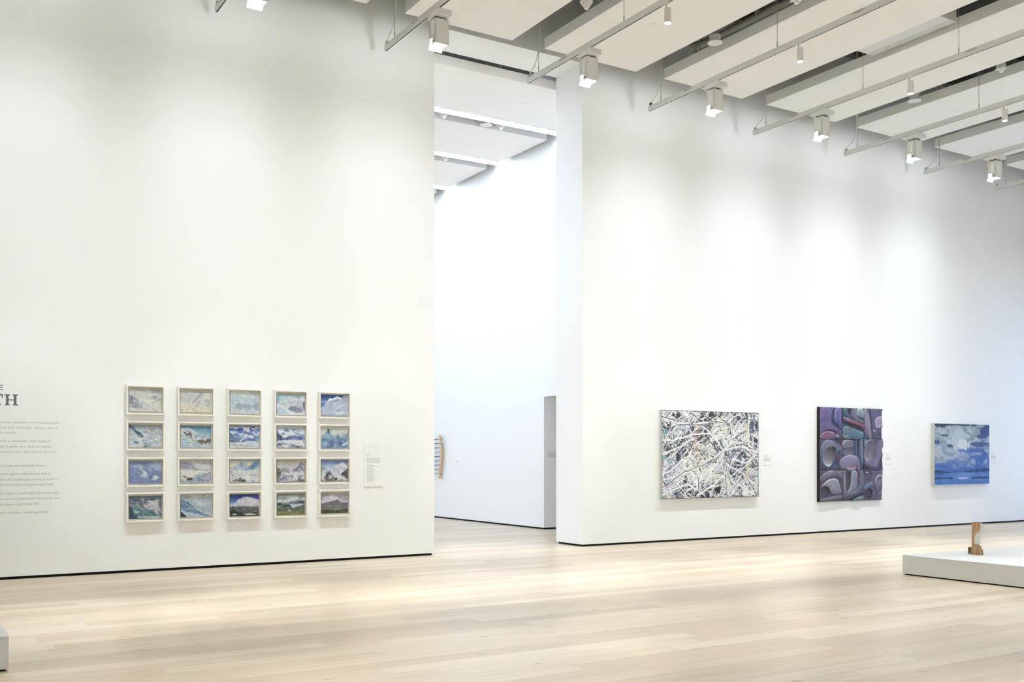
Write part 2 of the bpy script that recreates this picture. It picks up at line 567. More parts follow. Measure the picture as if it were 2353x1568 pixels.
def asymmetric(l):
    """wall washer: more light the steeper it leaves, so the wall is lit evenly, and a little spill upwards"""
    pts = [(180, 0.0), (150, 0.035), (125, 0.042), (108, 0.042), (98, 0.036)]
    for deg in range(0, 91, 5):
        g = min(1 / max(math.cos(math.radians(deg)), .05) ** 3, 22.0)
        top = float(np.interp(deg, [0, 6, 20, 35, 55, 70], [0.58, 0.64, 1.05, 1.34, 1.06, 0.85]))
        bot = 1 - min(1, max(0, (deg - 71) / 14.0)) * .9
        pts.append((90 - deg, min(1.0, g * top * bot / 22.0)))
    shape_beam(l, pts, 22.0)
    # the reflector is narrow: light fades to the sides, which leaves a scalloped upper edge on the wall
    nt = l.node_tree
    em = [n for n in nt.nodes if n.type == 'EMISSION'][0]
    sp_ = [n for n in nt.nodes if n.type == 'SEPXYZ'][0]
    src = em.inputs['Strength'].links[0].from_socket
    ab = nt.nodes.new('ShaderNodeMath'); ab.operation = 'ABSOLUTE'
    mr = nt.nodes.new('ShaderNodeMapRange'); mr.interpolation_type = 'SMOOTHSTEP'
    mr.inputs['From Min'].default_value = 0.22; mr.inputs['From Max'].default_value = 0.72
    mr.inputs['To Min'].default_value = 1.12; mr.inputs['To Max'].default_value = 0.5
    ml = nt.nodes.new('ShaderNodeMath'); ml.operation = 'MULTIPLY'
    nt.links.new(sp_.outputs['X'], ab.inputs[0])
    nt.links.new(ab.outputs[0], mr.inputs['Value'])
    nt.links.new(src, ml.inputs[0]); nt.links.new(mr.outputs[0], ml.inputs[1])
    nt.links.new(ml.outputs[0], em.inputs['Strength'])

def make_washer(X, Y):
    t = thing('wall_washer', (X, Y, ZT), 'x', 'lamp', 'wall washer lamps')
    MB().box(X - 0.015, X + 0.015, Y - 0.1, Y + 0.1, ZT - 0.012, ZT + 0.004).box(X - 0.035, X + 0.16, Y - 0.13, Y + 0.17, ZT - 0.085, ZT - 0.012).build('adapter', M['white_metal'], t)
    zt, zb = ZT - 0.105, ZT - 0.43
    x0, x1, y0, y1 = X - 0.035, X + 0.165, Y - 0.04, Y + 0.13
    # open-bottomed housing with a slot in its side
    mb = MB().box(x0, x1, y0, y0 + 0.008, zb, zt).box(x0, x0 + 0.008, y0, y0 + 0.075, zb, zt).box(x0, x0 + 0.008, y0 + 0.085, y1, zb + 0.085, zt).box(x1 - 0.008, x1, y0, y1, zb, zt)
    mb.box(x0, x1, y1 - 0.008, y1, zb + 0.09, zt).box(x0, x1, y0, y1, zt - 0.008, zt).box(x0, x0 + 0.008, y0 + 0.075, y0 + 0.085, zb, zb + 0.12)
    mb.build('housing', M['white_metal'], t)
    MB().box(x0 + 0.02, x1 - 0.02, y0 + 0.025, y1 - 0.02, zt - 0.012, ZT - 0.08).build('swivel', M['dark'], t)
    MB().box(x0 + 0.006, x1 - 0.012, y0 + 0.082, y1 - 0.01, zb + 0.012, zb + 0.08).build('lens', M['lamp'], t)
    p = [(0, 0), (0.026, -0.058), (0.030, -0.057), (0.004, 0.0)]
    MB().prism(p, (x0, y1 - 0.004, zb + 0.012), (0, 1, 0), (0, 0, 1), (1, 0, 0), x1 - x0).build('reflector_flap', M['flap'], t)
    MB().tube([(x0 - 0.004, y0 + 0.04, zb + 0.03), (x0 + 0.012, y0 + 0.04, zb + 0.03)], 0.011, 10).build('pivot_screw', M['slot'], t)
    MB().tube([(X - 0.01, Y - 0.05, zt - 0.005), (X - 0.005, Y - 0.06, zt + 0.045), (X + 0.03, Y - 0.065, zt + 0.075)], 0.004, 6).build('lamp_wire', M['cord'], t)
    MB().tube([(X + 0.09, Y - 0.05, zt - 0.005), (X + 0.08, Y - 0.06, zt + 0.05), (X + 0.05, Y - 0.065, zt + 0.078)], 0.004, 6).build('lamp_wire', M['cord'], t)
    o = spot('washer_light', ((x0 + x1) / 2, y1 + 0.14, zb + 0.0), ((x0 + x1) / 2, y1 + 0.14 + 1.8, zb - 2.6), WASH_P, 180, 0.1, 0.11, WASHC, t)
    asymmetric(o.data)
    return t
wash = None
wash_label = {-1: 'over the wall text', 0: 'over the grid of small paintings', 1: 'beside the edge of the tall opening', 2: 'in front of the tall opening', 3: 'over the snowy branch painting',
              4: 'between the branch painting and the carved panel', 5: 'over the purple carved panel', 6: 'over the lake painting', 7: 'beyond the lake painting', 8: 'by the end window'}
for k in range(-1, 7):
    X = TX0 + k * PITCH
    if wash is None:
        wash = make_washer(X, 11.77); o = wash
    else:
        o = copy_tree(wash)
        o.location = (X, 11.77, ZT)
    tag(o, 'boxy white wall washer lamp %s' % wash_label[k])
    o = copy_tree(wash)                       # unseen twin, added toward the opposite wall to raise the ambient light
    o.location = (X, YMIN + D - 11.77, ZT)
    o.rotation_euler = (0, 0, math.pi)
    tag(o, 'added unseen wall washer facing the opposite wall, track %s' % where(k))

# ------------------------------------------------------------------ cylinder spotlights
def make_spot(X, Y):
    t = thing('spotlight', (X, Y, ZT), 'x', 'lamp', 'cylinder spotlights')
    MB().box(X - 0.012, X + 0.012, Y - 0.06, Y + 0.06, ZT - 0.012, ZT + 0.004).build('adapter', M['white_metal'], t)
    MB().tube([(X, Y, ZT - 0.01), (X, Y, ZT - 0.075)], 0.008, 8).build('stem', M['steel'], t)
    MB().lathe((X + 0.03, Y, ZT - 0.24), [(0.04, 0.0), (0.045, 0.0), (0.045, 0.185), (0.038, 0.19), (0.0, 0.19)][::-1], 20).build('can', M['white_metal'], t, True)
    MB().lathe((X + 0.03, Y, ZT - 0.242), [(0.0, 0.0), (0.039, 0.0), (0.039, 0.006)], 20).build('lens', M['lens'], t)
    o = spot('spot_light', (X + 0.03, Y, ZT - 0.262), (X + 0.03, Y, 0), SPOT_P, 170, 0.3, 0.035, WARM, t)
    shape_beam(o.data, [(90, 0.0), (70, 0.019), (45, 0.029), (24, 0.032), (17, 0.08), (12, 0.45), (8, 0.9), (0, 1.0)])
    return t
sp = None
for k in TK:
    X = TX0 + k * PITCH
    for j, Y in enumerate((10.05, 6.5, 3.0, -0.5)):
        if sp is None:
            sp = make_spot(X, Y); o = sp
        else:
            o = copy_tree(sp)
            o.location = (X, Y, ZT)
        tag(o, 'small cylinder spotlight, %s along the track %s' % (('first', 'second', 'third', 'fourth')[j], where(k)))

# ------------------------------------------------------------------ fittings in the ceiling gaps
def gapx(k):
    return PX0 + k * PITCH - 0.302
def rods(c, z, t, gap=0.03):
    MB().tube([(c[0] - gap, c[1], z), (c[0] - gap, c[1], ZDECK)], 0.007, 6).build('hanger_rod', M['pipe'], t)
    MB().tube([(c[0] + gap, c[1], z), (c[0] + gap, c[1], ZDECK)], 0.007, 6).build('hanger_rod', M['pipe'], t)

def detector(c, label, name='smoke_detector'):
    t = thing(name, c, label, 'detector')
    MB().lathe(c, [(0.0, 0.0), (0.07, 0.002), (0.115, 0.016), (0.118, 0.026), (0.1, 0.036), (0.0, 0.036)], 28).build('disc', M['white_metal'], t, True)
    MB().lathe((c[0], c[1], c[2] + 0.036), [(0.085, 0), (0.085, 0.1), (0.05, 0.125), (0.0, 0.125)], 20).build('body', M['rail'], t, True)
    rods((c[0], c[1]), c[2] + 0.15, t)
    return t
def sensor(c, label, name='ceiling_sensor', rod=True):
    t = thing(name, c, label, 'sensor')
    MB().lathe(c, [(0.0, 0.0), (0.03, 0.003), (0.045, 0.03), (0.085, 0.085), (0.095, 0.1), (0.09, 0.115), (0.0, 0.115)], 24).build('cone', M['white_metal'], t, True)
    MB().lathe((c[0], c[1], c[2] + 0.115), [(0.062, 0), (0.062, 0.055), (0.045, 0.07), (0.0, 0.07)], 20).build('collar', M['rail'], t, True)
    MB().lathe((c[0], c[1], c[2] - 0.006), [(0.0, 0.0), (0.02, 0.001), (0.022, 0.008)], 14).build('lens', M['flap'], t)
    if rod:
        MB().tube([(c[0], c[1], c[2] + 0.18), (c[0], c[1], ZDECK)], 0.012, 8).build('stem', M['rail'], t)
    return t
def sprinkler(c, label):
    t = thing('sprinkler_cluster', c, label, 'sprinkler')
    MB().lathe((c[0], c[1], c[2] + 0.05), [(0.0, 0), (0.075, 0.0), (0.08, 0.02), (0.07, 0.085), (0.04, 0.1), (0.0, 0.1)], 20).build('body', M['white_metal'], t, True)
    for a in range(4):
        x, y = c[0] + 0.075 * math.cos(a * math.pi / 2 + 0.4), c[1] + 0.075 * math.sin(a * math.pi / 2 + 0.4)
        MB().tube([(x, y, c[2] + 0.055), (x * 1.3 - c[0] * 0.3, y * 1.3 - c[1] * 0.3, c[2] + 0.05)], 0.018, 8).build('lobe', M['white_metal'], t, True)
    MB().lathe(c, [(0.0, 0), (0.03, 0.0), (0.034, 0.01), (0.02, 0.05)], 16).build('deflector', M['flap'], t)
    rods((c[0], c[1]), c[2] + 0.14, t, 0.025)
    return t
sensor((gapx(2), 11.76, ZS - 0.02), 'white cone-shaped motion sensor hanging in the ceiling gap before the opening')
detector((gapx(3), 11.72, ZS - 0.02), 'round white smoke detector in the ceiling gap beside the grey pipe')
detector((gapx(5), 11.75, ZS - 0.02), 'round white smoke detector in the ceiling gap above the carved panel')
sprinkler((gapx(3), 10.07, ZS - 0.02), 'white lobed sprinkler fitting in the gap beside the grey pipe')
sprinkler((gapx(5), 10.08, ZS - 0.02), 'white lobed sprinkler fitting in the gap above the carved panel')

# pipe with a flanged end, held by hangers
px, pz = 11.30, ZS + TS + 0.10
t = thing('duct_pipe', (px, 12.6, pz), 'grey round pipe lying along a ceiling gap', 'pipe')
MB().tube([(px, 12.5, pz), (px, YMIN + 1, pz)], 0.085, 16).build('pipe_run', M['pipe'], t, True)
MB().tube([(px - 0.02, 12.68, pz + 0.12), (px - 0.01, 12.6, pz + 0.05), (px, 12.5, pz)], [0.06, 0.085, 0.095], 16).build('elbow', M['pipe'], t, True)
MB().tube([(px, 12.46, pz), (px, 12.4, pz)], 0.1, 16).build('collar', M['pipe'], t)
for y in (12.1, 11.1, 9.6, 7.0):
    MB().box(px - 0.1, px + 0.1, y - 0.02, y + 0.02, pz - 0.006, pz + 0.09).box(px - 0.14, px - 0.1, y - 0.02, y + 0.02, pz - 0.02, ZDECK).build('hanger', M['pipe'], t)
for y in (10.95, 10.65):
    MB().tube([(11.22, y, pz + 0.05), (11.2, 10.8, ZDECK)], 0.006, 6).build('wire_stay', M['pipe'], t)

# linear air diffuser
vx0, vx1, vy0, vy1, vz = gapx(4) - 0.27, gapx(4) + 0.195, 9.37, 10.87, ZS + 0.055
t = thing('air_diffuser', (gapx(4), (vy0 + vy1) / 2, vz), 'white slotted air diffuser filling part of a ceiling gap', 'air vent')
MB().box(vx0, vx1 - 0.15, vy0, vy1, vz, vz + 0.05).box(vx0, vx1, vy0, vy1, vz + 0.05, ZDECK).build('plate', M['rail'], t)
for i in range(5):
    x = vx1 - 0.15 + 0.008 + i * 0.029
    MB().box(x, x + 0.019, vy0 + 0.02, vy1 - 0.02, vz, vz + 0.012).build('slat', M['white_metal'], t)
for y in (vy0, vy1 - 0.02):
    MB().box(vx1 - 0.15, vx1, y, y + 0.02, vz, vz + 0.05).build('end_rail', M['rail'], t)
MB().box(vx1 - 0.15, vx1, vy0 + 0.02, vy1 - 0.02, vz + 0.045, vz + 0.05).build('plenum_back', M['slot'], t)

# concealed sprinkler covers, flush on the panels
for k in range(1, 7):
    c = (PX0 + k * PITCH + PW / 2 - 0.02, 11.71, ZS)
    o = MB().lathe((c[0], c[1], c[2] - 0.008), [(0.0, 0), (0.056, 0.0), (0.06, 0.003), (0.06, 0.008)], 24).build('sprinkler_cover', M['panel'])
    tag(o, 'flush round sprinkler cover on the ceiling panel %s' % {1: 'beside the opening', 2: 'just past the opening', 3: 'before the air diffuser', 4: 'beyond the air diffuser', 5: 'above the carved panel', 6: 'above the lake painting'}[k], 'sprinkler', 'flush sprinkler covers')
for i, (x, y) in enumerate(((9.87, 15.55), (9.85, 17.93))):
    o = MB().lathe((x, y, ZS - 0.008), [(0.0, 0), (0.056, 0.0), (0.06, 0.003), (0.06, 0.008)], 24).build('sprinkler_cover', M['panel'])
    tag(o, 'flush round sprinkler cover on the %s ceiling panel of the room beyond' % ('nearest', 'second')[i], 'sprinkler', 'flush sprinkler covers')

# ------------------------------------------------------------------ the room beyond: tubes in the gaps
for i in range(5):
    y = 16.49 + 0.25 + i * 2.41
    t = thing('light_tube', (5.0, y, ZS), 'long glowing white light tube in the %s ceiling gap of the room beyond' % ('first', 'second', 'third', 'fourth', 'fifth')[i], 'light', 'light tubes of the room beyond')
    MB().box(XMIN + 0.5, 11.40, y - 0.05, y + 0.05, ZS + 0.055, ZS + 0.13).box(XMIN + 0.5, 11.40, y + 0.042, y + 0.05, ZS + 0.004, ZS + 0.055).build('housing', M['rail'], t)
    MB().box(XMIN + 0.5, 11.395, y - 0.042, y + 0.042, ZS + 0.005, ZS + 0.055).build('diffuser', M['tube'], t)
    for x in (-3, 0, 3, 6, 9, 11):
        MB().tube([(x, y, ZS + 0.13), (x, y, ZDECK)], 0.006, 6).build('hanger_rod', M['steel'], t)
for (x, y, what, lab) in ((8.95, 16.95, 's', 'white cone sensor beside the first tube, near the left wall edge'), (9.86, 16.95, 'd', 'round white detector beside the first light tube'),
                          (10.2, 16.95, 's', 'white cone sensor beside the first tube, next to the round detector'), (10.26, 19.36, 's', 'white cone sensor beside the second light tube')):
    if what == 's': sensor((x, y, ZS - 0.03), lab)
    else: detector((x, y, ZS - 0.02), lab)
t = thing('light_tube', (X2 + 1.6, 17.0, ZS), 'added unseen light tube in the passage behind the doorway of the room beyond', 'light')  # unseen tube, added to brighten the doorway jamb
MB().box(X2 + 1.55, X2 + 1.65, 14.8, 21.0, ZS + 0.055, ZS + 0.13).build('housing', M['rail'], t)
MB().box(X2 + 1.558, X2 + 1.642, 14.82, 20.98, ZS + 0.005, ZS + 0.055).build('diffuser', M['tube'], t)
for y in (15.5, 18.0, 20.5):
    MB().tube([(X2 + 1.6, y, ZS + 0.13), (X2 + 1.6, y, ZDECK)], 0.006, 6).build('hanger_rod', M['steel'], t)
tag(MB().box(XMIN, 11.45, D + DT, D + DT + 0.12, ZS + 0.23, ZS + 0.33).build('ceiling_trim', M['deck'], ceiling))

# ------------------------------------------------------------------ plinths
def plinth(name, x0, x1, y0, y1, h, label):
    t = thing(name, ((x0 + x1) / 2, (y0 + y1) / 2, 0), label, 'plinth')
    MB().box(x0, x1, y0, y1, 0.016, h - 0.014).build('body', M['plinth'], t)
    MB().box(x0 - 0.002, x1 + 0.002, y0 - 0.002, y1 + 0.002, h - 0.012, h).build('top', M['plinth'], t)
    MB().box(x0 + 0.02, x1 - 0.02, y0 + 0.02, y1 - 0.02, 0.0, 0.017).build('recessed_base', M['reveal'], t)
    MB().box(x0 + 0.003, x1 - 0.003, y0 + 0.003, y1 - 0.003, h - 0.015, h - 0.011).build('joint', M['plinth'], t)
plinth('display_plinth', 10.985, 15.0, 4.3, 8.37, 0.249, 'low white display platform with a small wooden sculpture on it')
plinth('display_plinth', -2.2, 0.735, 7.883, 8.95, 0.247, 'low white display platform standing before the wall text')

# wooden sculpture on the platform
def z2(p):   # profile measured in 0.318 mm steps, x from the centre line
    return [((x - 500) * 0.000318, (1467 - y) * 0.000318) for x, y in p]
sc = Vector((11.80, 7.9, 0.249))
dirv = Vector((sc.x, sc.y, 0)).normalized()
ux = Vector((dirv.y, -dirv.x, 0))
t = thing('wood_sculpture', tuple(sc), 'small carved wooden sculpture with a pale curved inset on the low platform', 'sculpture')
post = [(360, 1450), (352, 1180), (350, 900), (356, 500), (362, 160), (664, 165), (668, 280), (655, 430), (632, 500), (625, 566), (512, 572), (492, 650), (465, 700), (452, 760), (440, 900), (440, 1000), (460, 1050), (540, 1068), (615, 1070), (690, 1120), (730, 1190), (752, 1270), (774, 1330), (780, 1466)]
MB().prism(z2(post), sc, ux, (0, 0, 1), dirv, 0.07).build('carved_post', M['wood'], t)
inset = [(440, 1000), (440, 900), (452, 760), (465, 700), (492, 650), (512, 572), (625, 566), (632, 500), (655, 430), (668, 200), (760, 215), (785, 360), (750, 520), (700, 700), (672, 900), (640, 1060), (560, 1066), (460, 1048)]
MB().prism(z2(inset), sc + dirv * 0.02, ux, (0, 0, 1), dirv, 0.03).build('pale_inset', M['bone'], t)
foot = [(212, 1430), (214, 1190), (350, 1172), (356, 1445)]
MB().prism(z2(foot), sc + dirv * 0.012, ux, (0, 0, 1), dirv, 0.07).build('foot_block', M['wood_dark'], t)  # left block, in a darker wood tone than the post

# ------------------------------------------------------------------ twig ladder on the side wall of the room beyond
t = thing('twig_ladder', (11.47, 21.9, 0.97), 'ladder of pale peeled poles with thread-wrapped twig rungs on the far white wall', 'sculpture')
tx = 11.45
pole = [(tx, 21.90, 0.965), (tx, 21.885, 1.1), (tx, 21.84, 1.3), (tx, 21.81, 1.5), (tx, 21.82, 1.7), (tx, 21.87, 1.85), (tx, 21.885, 2.02)]
MB().tube(pole, [0.034, 0.034, 0.036, 0.036, 0.034, 0.030, 0.028], 10).build('pole', M['pine'], t, True)
MB().tube([(x, 44.62 - y, z) for x, y, z in pole], 0.032, 10).build('pole', M['pine'], t, True)
cols9 = ['thread_purple', 'thread_dark', 'thread_purple', 'thread_blue', 'thread_dark', 'thread_purple', 'thread_dark', 'thread_blue', 'thread_blue']
for i in range(9):
    z = 1.915 - i * 0.105
    MB().tube([(tx, 22.78, z + 0.01), (tx - 0.01, 22.3, z - 0.008), (tx, 21.98, z + 0.004), (tx, 21.80, z)], 0.010, 6).build('rung', M[cols9[i]], t, True)
br = random.Random(7)
for i, (z, dz, l) in enumerate(((1.915, 0.08, 0.26), (1.80, 0.0, 0.24), (1.70, 0.17, 0.25), (1.59, -0.02, 0.2), (1.47, 0.19, 0.22), (1.36, 0.1, 0.10), (1.28, -0.12, 0.03))):
    y1 = 21.78 - l
    MB().tube([(tx, 21.82, z), (tx - 0.02, 21.82 - l * 0.45, z + dz * 0.25), (tx - 0.03, y1, z + dz)], [0.007, 0.005, 0.002], 5).tube([(tx - 0.02, 21.82 - l * 0.45, z + dz * 0.25), (tx - 0.01, y1 + 0.03, z + dz * 0.2 - 0.09)], [0.004, 0.002], 5).build('branch', M['twig' if i < 3 else 'twig_red'], t, True)

# ------------------------------------------------------------------ painter: pigments laid on a fine mesh
def vnoise(h, w, fx, fy, seed, octv=3, ang=0.0, aspect=1.35):
    r = np.random.RandomState(seed)
    U, V = np.meshgrid(np.linspace(0, 1, w), np.linspace(0, 1, h))
    U = U * aspect
    ca, sa = math.cos(math.radians(ang)), math.sin(math.radians(ang))
    A, B = U * ca + V * sa, -U * sa + V * ca
    out = np.zeros((h, w)); amp = 1.0; tot = 0
    for o in range(octv):
        g = r.rand(64, 64)
        x = A * fx * 2 ** o + r.rand() * 50 + 100; y = B * fy * 2 ** o + r.rand() * 50 + 100
        xi, yi = np.floor(x).astype(int), np.floor(y).astype(int)
        fx_, fy_ = x - xi, y - yi
        fx_ = fx_ * fx_ * (3 - 2 * fx_); fy_ = fy_ * fy_ * (3 - 2 * fy_)
        a, b, c, d = g[yi % 64, xi % 64], g[yi % 64, (xi + 1) % 64], g[(yi + 1) % 64, xi % 64], g[(yi + 1) % 64, (xi + 1) % 64]
        out += amp * ((a * (1 - fx_) + b * fx_) * (1 - fy_) + (c * (1 - fx_) + d * fx_) * fy_)
        tot += amp; amp *= 0.55
    return out / tot

def ss(x, a, b):
    t_ = np.clip((x - a) / (b - a + 1e-9), 0, 1)
    return t_ * t_ * (3 - 2 * t_)

def rgb(c):
    return np.array([int(c[i:i + 2], 16) / 255 for i in (0, 2, 4)])

class Painter:
    def __init__(self, w, h, seed, aspect=1.35):
        self.w, self.h, self.s, self.asp = w, h, seed * 131 + 7, aspect
        self.U, self.V = np.meshgrid(np.linspace(0, 1, w), np.linspace(0, 1, h))
        self.C = np.ones((h, w, 3))
    def nz(self, fx, fy, octv=3, ang=0.0):
        self.s += 1
        return vnoise(self.h, self.w, fx, fy, self.s, octv, ang, self.asp)
    def mix(self, c, a):
        a = np.clip(a, 0, 1)[..., None]
        self.C = self.C * (1 - a) + (rgb(c) if isinstance(c, str) else c) * a
        return self
    def grad(self, *stops):
        v = self.V + (self.nz(3, 4) - 0.5) * 0.12
        pos = [p for p, _ in stops]
        cs = np.array([rgb(c) for _, c in stops])
        self.C = np.stack([np.interp(v, pos, cs[:, k]) for k in range(3)], -1)
        return self
    def cloud(self, c, amt=0.7, fx=4, fy=7, lo=0.45, hi=0.65, v0=0.0, v1=1.0, u0=-1.0, u1=2.0, ang=0):
        n = ss(self.nz(fx, fy, 4, ang), lo, hi)
        m = ss(self.V, v0 - 0.05, v0 + 0.05) * (1 - ss(self.V, v1 - 0.06, v1 + 0.06)) * ss(self.U, u0 - 0.05, u0 + 0.05) * (1 - ss(self.U, u1 - 0.05, u1 + 0.05))
        return self.mix(c, n * m * amt)
    def ridge(self, pts, c, c2=None, amt2=0.8, ang=35, fx=5, fy=14, rough=0.03, soft=0.012, fade=None, lo=0.48, hi=0.58):
        pts = sorted(pts)
        top = np.interp(self.U, [p[0] for p in pts], [p[1] for p in pts]) + (self.nz(9, 9, 4) - 0.5) * rough * 2
        a = ss(self.V, top - soft, top + soft)
        if fade:
            a = a * (1 - ss(self.V - top, fade * 0.4, fade))
        self.mix(c, a)
        if c2:
            self.mix(c2, a * ss(self.nz(fx, fy, 4, ang), lo, hi) * amt2)
            self.mix(rgb(c2) * .82, a * ss(self.nz(fx * 2.4, fy * 1.5, 3, ang + 18), .58, .66) * .4)
            self.mix(rgb(c) * .6 + .4, a * ss(self.nz(fx * 2.2, fy * 1.7, 3, ang - 15), .6, .68) * .35)
        return self
    def blob(self, u, v, ru, rv, c, amt=0.9, rough=0.5, ang=0):
        ca, sa = math.cos(math.radians(ang)), math.sin(math.radians(ang))
        du, dv = self.U - u, self.V - v
        a, b = (du * ca + dv * sa) / ru, (-du * sa + dv * ca) / rv
        d = np.sqrt(a * a + b * b) + (self.nz(10, 12, 3) - 0.5) * 1.6 * rough + (self.nz(24, 26, 3) - 0.5) * 1.8 * rough
        return self.mix(c, (1 - ss(d, 0.75, 1.1)) * amt)
    def stroke(self, pts, wd, c, amt=1.0, wob=0.02):
        du = (self.nz(5, 5, 2) - 0.5) * wob; dv = (self.nz(5, 5, 2) - 0.5) * wob
        d = np.full(self.U.shape, 9.0)
        for (a, b), (e, f) in zip(pts, pts[1:]):
            x, y = (self.U + du - a) * self.asp, self.V + dv - b
            ex, ey = (e - a) * self.asp, f - b
            k = np.clip((x * ex + y * ey) / (ex * ex + ey * ey + 1e-9), 0, 1)
            d = np.minimum(d, np.hypot(x - k * ex, y - k * ey))
        return self.mix(c, (1 - ss(d, wd * 0.6, wd * 1.2)) * amt)
    def brush(self, a=0.10, sat=0.88):
        n = self.nz(9, 16, 3, 25)[..., None] - .5
        m = self.nz(16, 9, 3, -35)[..., None] - .5
        d = self.nz(7, 9, 3)[..., None] - .5
        self.C = self.C * (1 + (n + m) * 2 * a) + d * np.array([.07, .03, -.04])
        g = self.C.mean(-1, keepdims=True)
        self.C = np.clip(g + (self.C - g) * sat, 0, 1)
        return self
    def grain(self, a=0.05):
        self.C = np.clip(self.C + (self.nz(26, 30, 2)[..., None] - 0.5) * 2 * a, 0, 1)
        return self

NW, NH = 104, 76
def P(seed): return Painter(NW, NH, seed)
def p00():
    p = P(1).grad((0, 'b9bcb6'), (.2, 'cfd0c9'), (.6, 'd9dbd4'), (1, 'd6d8d0')).ridge([(0, .05), (.2, .1), (.42, .16), (.58, .06), (.72, .2), (.86, .26), (1, .34)], 'd6d6d0', 'c4c9c8', .5)
    p.blob(.86, .08, .2, .14, '9fa9ab', .8).blob(.8, .36, .06, .1, '8f9aa6', .8, ang=20).blob(.7, .4, .05, .06, 'a9b2b5', .8).blob(.95, .46, .06, .06, 'a9aa92', .7)
    p.ridge([(0, .28), (.1, .35), (.22, .42), (.3, .5), (.36, .66), (.43, .82), (.5, 1.1), (1, 1.4)], 'a9b2bb', '80828f', .9, 60).blob(.22, .52, .05, .09, '767d85', .8, ang=-40).blob(.05, .62, .08, .12, '83828c', .8)
    return p.ridge([(0, .86), (.5, .84), (1, .9)], 'd3d7d0', 'c2c9c8', .5, 5, soft=.06).cloud('e3e2d6', .5, 3, 6, v0=.45)
def p01():
    p = P(2).grad((0, 'c7c4b4'), (.15, 'cfd1ca'), (.55, 'd6d8d0'), (1, 'e2d9c2')).blob(.22, .32, .22, .22, 'bcc4c4', .8).cloud('c6cccc', .8, 5, 6, v1=.6, u1=.5)
    for a, b, q, r in ((.66, .12, .5, .42), (.72, .1, .62, .3), (.56, .34, .42, .56), (.62, .5, .52, .72), (.84, .42, .9, .6), (.95, .48, .88, .68)):
        p.stroke([(a, b), (q, r)], .045, 'a5aab0', .75)
    return p.blob(.86, .25, .12, .16, 'dfe0da', .8).ridge([(0, .6), (.3, .68), (.45, .8), (.7, .8), (1, .74)], 'e3dcc6', 'dbd0b4', .5, 5, soft=.05)
def p02():
    p = P(3).grad((0, 'd3d9da'), (.5, 'c3d2da'), (1, 'd8dcdc')).ridge([(0, .4), (.2, .2), (.4, .05), (.52, .2), (.7, .12), (.85, .3), (1, .25)], 'b7cbd4', 'd6dedf', .8, 35).cloud('a9c2cf', .6, 5, 5, v0=.1, v1=.6)
    p.blob(.35, .66, .18, .15, '9aa3b5', .9, .6).blob(.62, .7, .13, .13, '9fabbf', .9, .6).blob(.93, .66, .12, .17, '9fb0c4', .9, .6)
    return p.ridge([(0, .82), (.5, .86), (1, .82)], 'd6dce2', 'bcc6d6', .5, 5, soft=.05)
def p03():
    p = P(4).grad((0, '9fbccb'), (.3, 'bfd0d6'), (1, 'cdd7db')).ridge([(.2, .5), (.4, .2), (.6, .02), (.8, .12), (1, .1)], 'cdd5da', 'aebcc8', .7, 55).blob(.76, .14, .12, .05, '8d9fae', .8).blob(.0, .3, .1, .2, '7ea3cf', .7)
    p.blob(.58, .72, .17, .16, '7d7f92', .95, .5).blob(.82, .77, .11, .12, '7f8295', .95, .5).blob(.98, .55, .06, .2, '6d6f86', .9, .6).stroke([(.02, .5), (.3, .76), (.6, .93)], .06, 'dbe5e8', .9).blob(.1, .8, .25, .13, 'b5cede', .8)
    return p.ridge([(0, .95), (.5, .93), (1, .9)], 'dde2e0', soft=.04)
def p04():
    p = P(5).grad((0, '2f4f98'), (.35, '4f74ad'), (.8, '6d7ea8'), (1, '8b96b4')).ridge([(0, .62), (.1, .5), (.24, .3), (.3, .24), (.46, .2), (.63, .06), (.72, .16), (.86, .02), (1, -.05)], 'b7c3d6', 'a3b2ca', .7, -35)
    p.stroke([(.27, .3), (.32, .22), (.44, .22), (.6, .1), (.7, .18)], .05, 'f0f4f6', 1).stroke([(.36, .32), (.5, .28), (.66, .22)], .018, '6e82a8', .8, .06).stroke([(.28, .4), (.33, .28)], .02, '7487aa', .7)
    return p.cloud('cdd6e2', .6, 4, 9, v0=.3, v1=.95, ang=-30).stroke([(.58, .88), (.8, .86), (.86, .76)], .03, 'e6ecf0', .9).ridge([(0, .93), (1, .97)], 'a5afcb', soft=.05)
def p10():
    p = P(6).grad((0, '8da0ac'), (.25, 'aebcc2'), (.5, 'b6c4cb'), (1, 'd3d8d6')).ridge([(.3, .4), (.55, .2), (.68, .12), (.85, .25), (1, .15)], 'c9ccd0', '9499a8', .8, 40, fade=.4).ridge([(0, .0), (.12, .08), (.22, .25), (.36, .36), (.46, .5), (1, 1.5)], '55738d', '3f5c70', .8, 60, fade=.22)
    p.cloud('d8dedf', .8, 4, 10, v0=.38, v1=.75).ridge([(0, .58), (.3, .6), (.6, .54), (1, .6)], 'd5dbdc', '9fb6c0', .7, 3, 4, 16).blob(.22, .8, .09, .06, '5f8496', .95).blob(.56, .92, .16, .08, '8ea6b0', .95).blob(.5, .98, .08, .05, '3f5a66', .9)
    return p.blob(.02, .02, .05, .08, '2f5a52', .8)
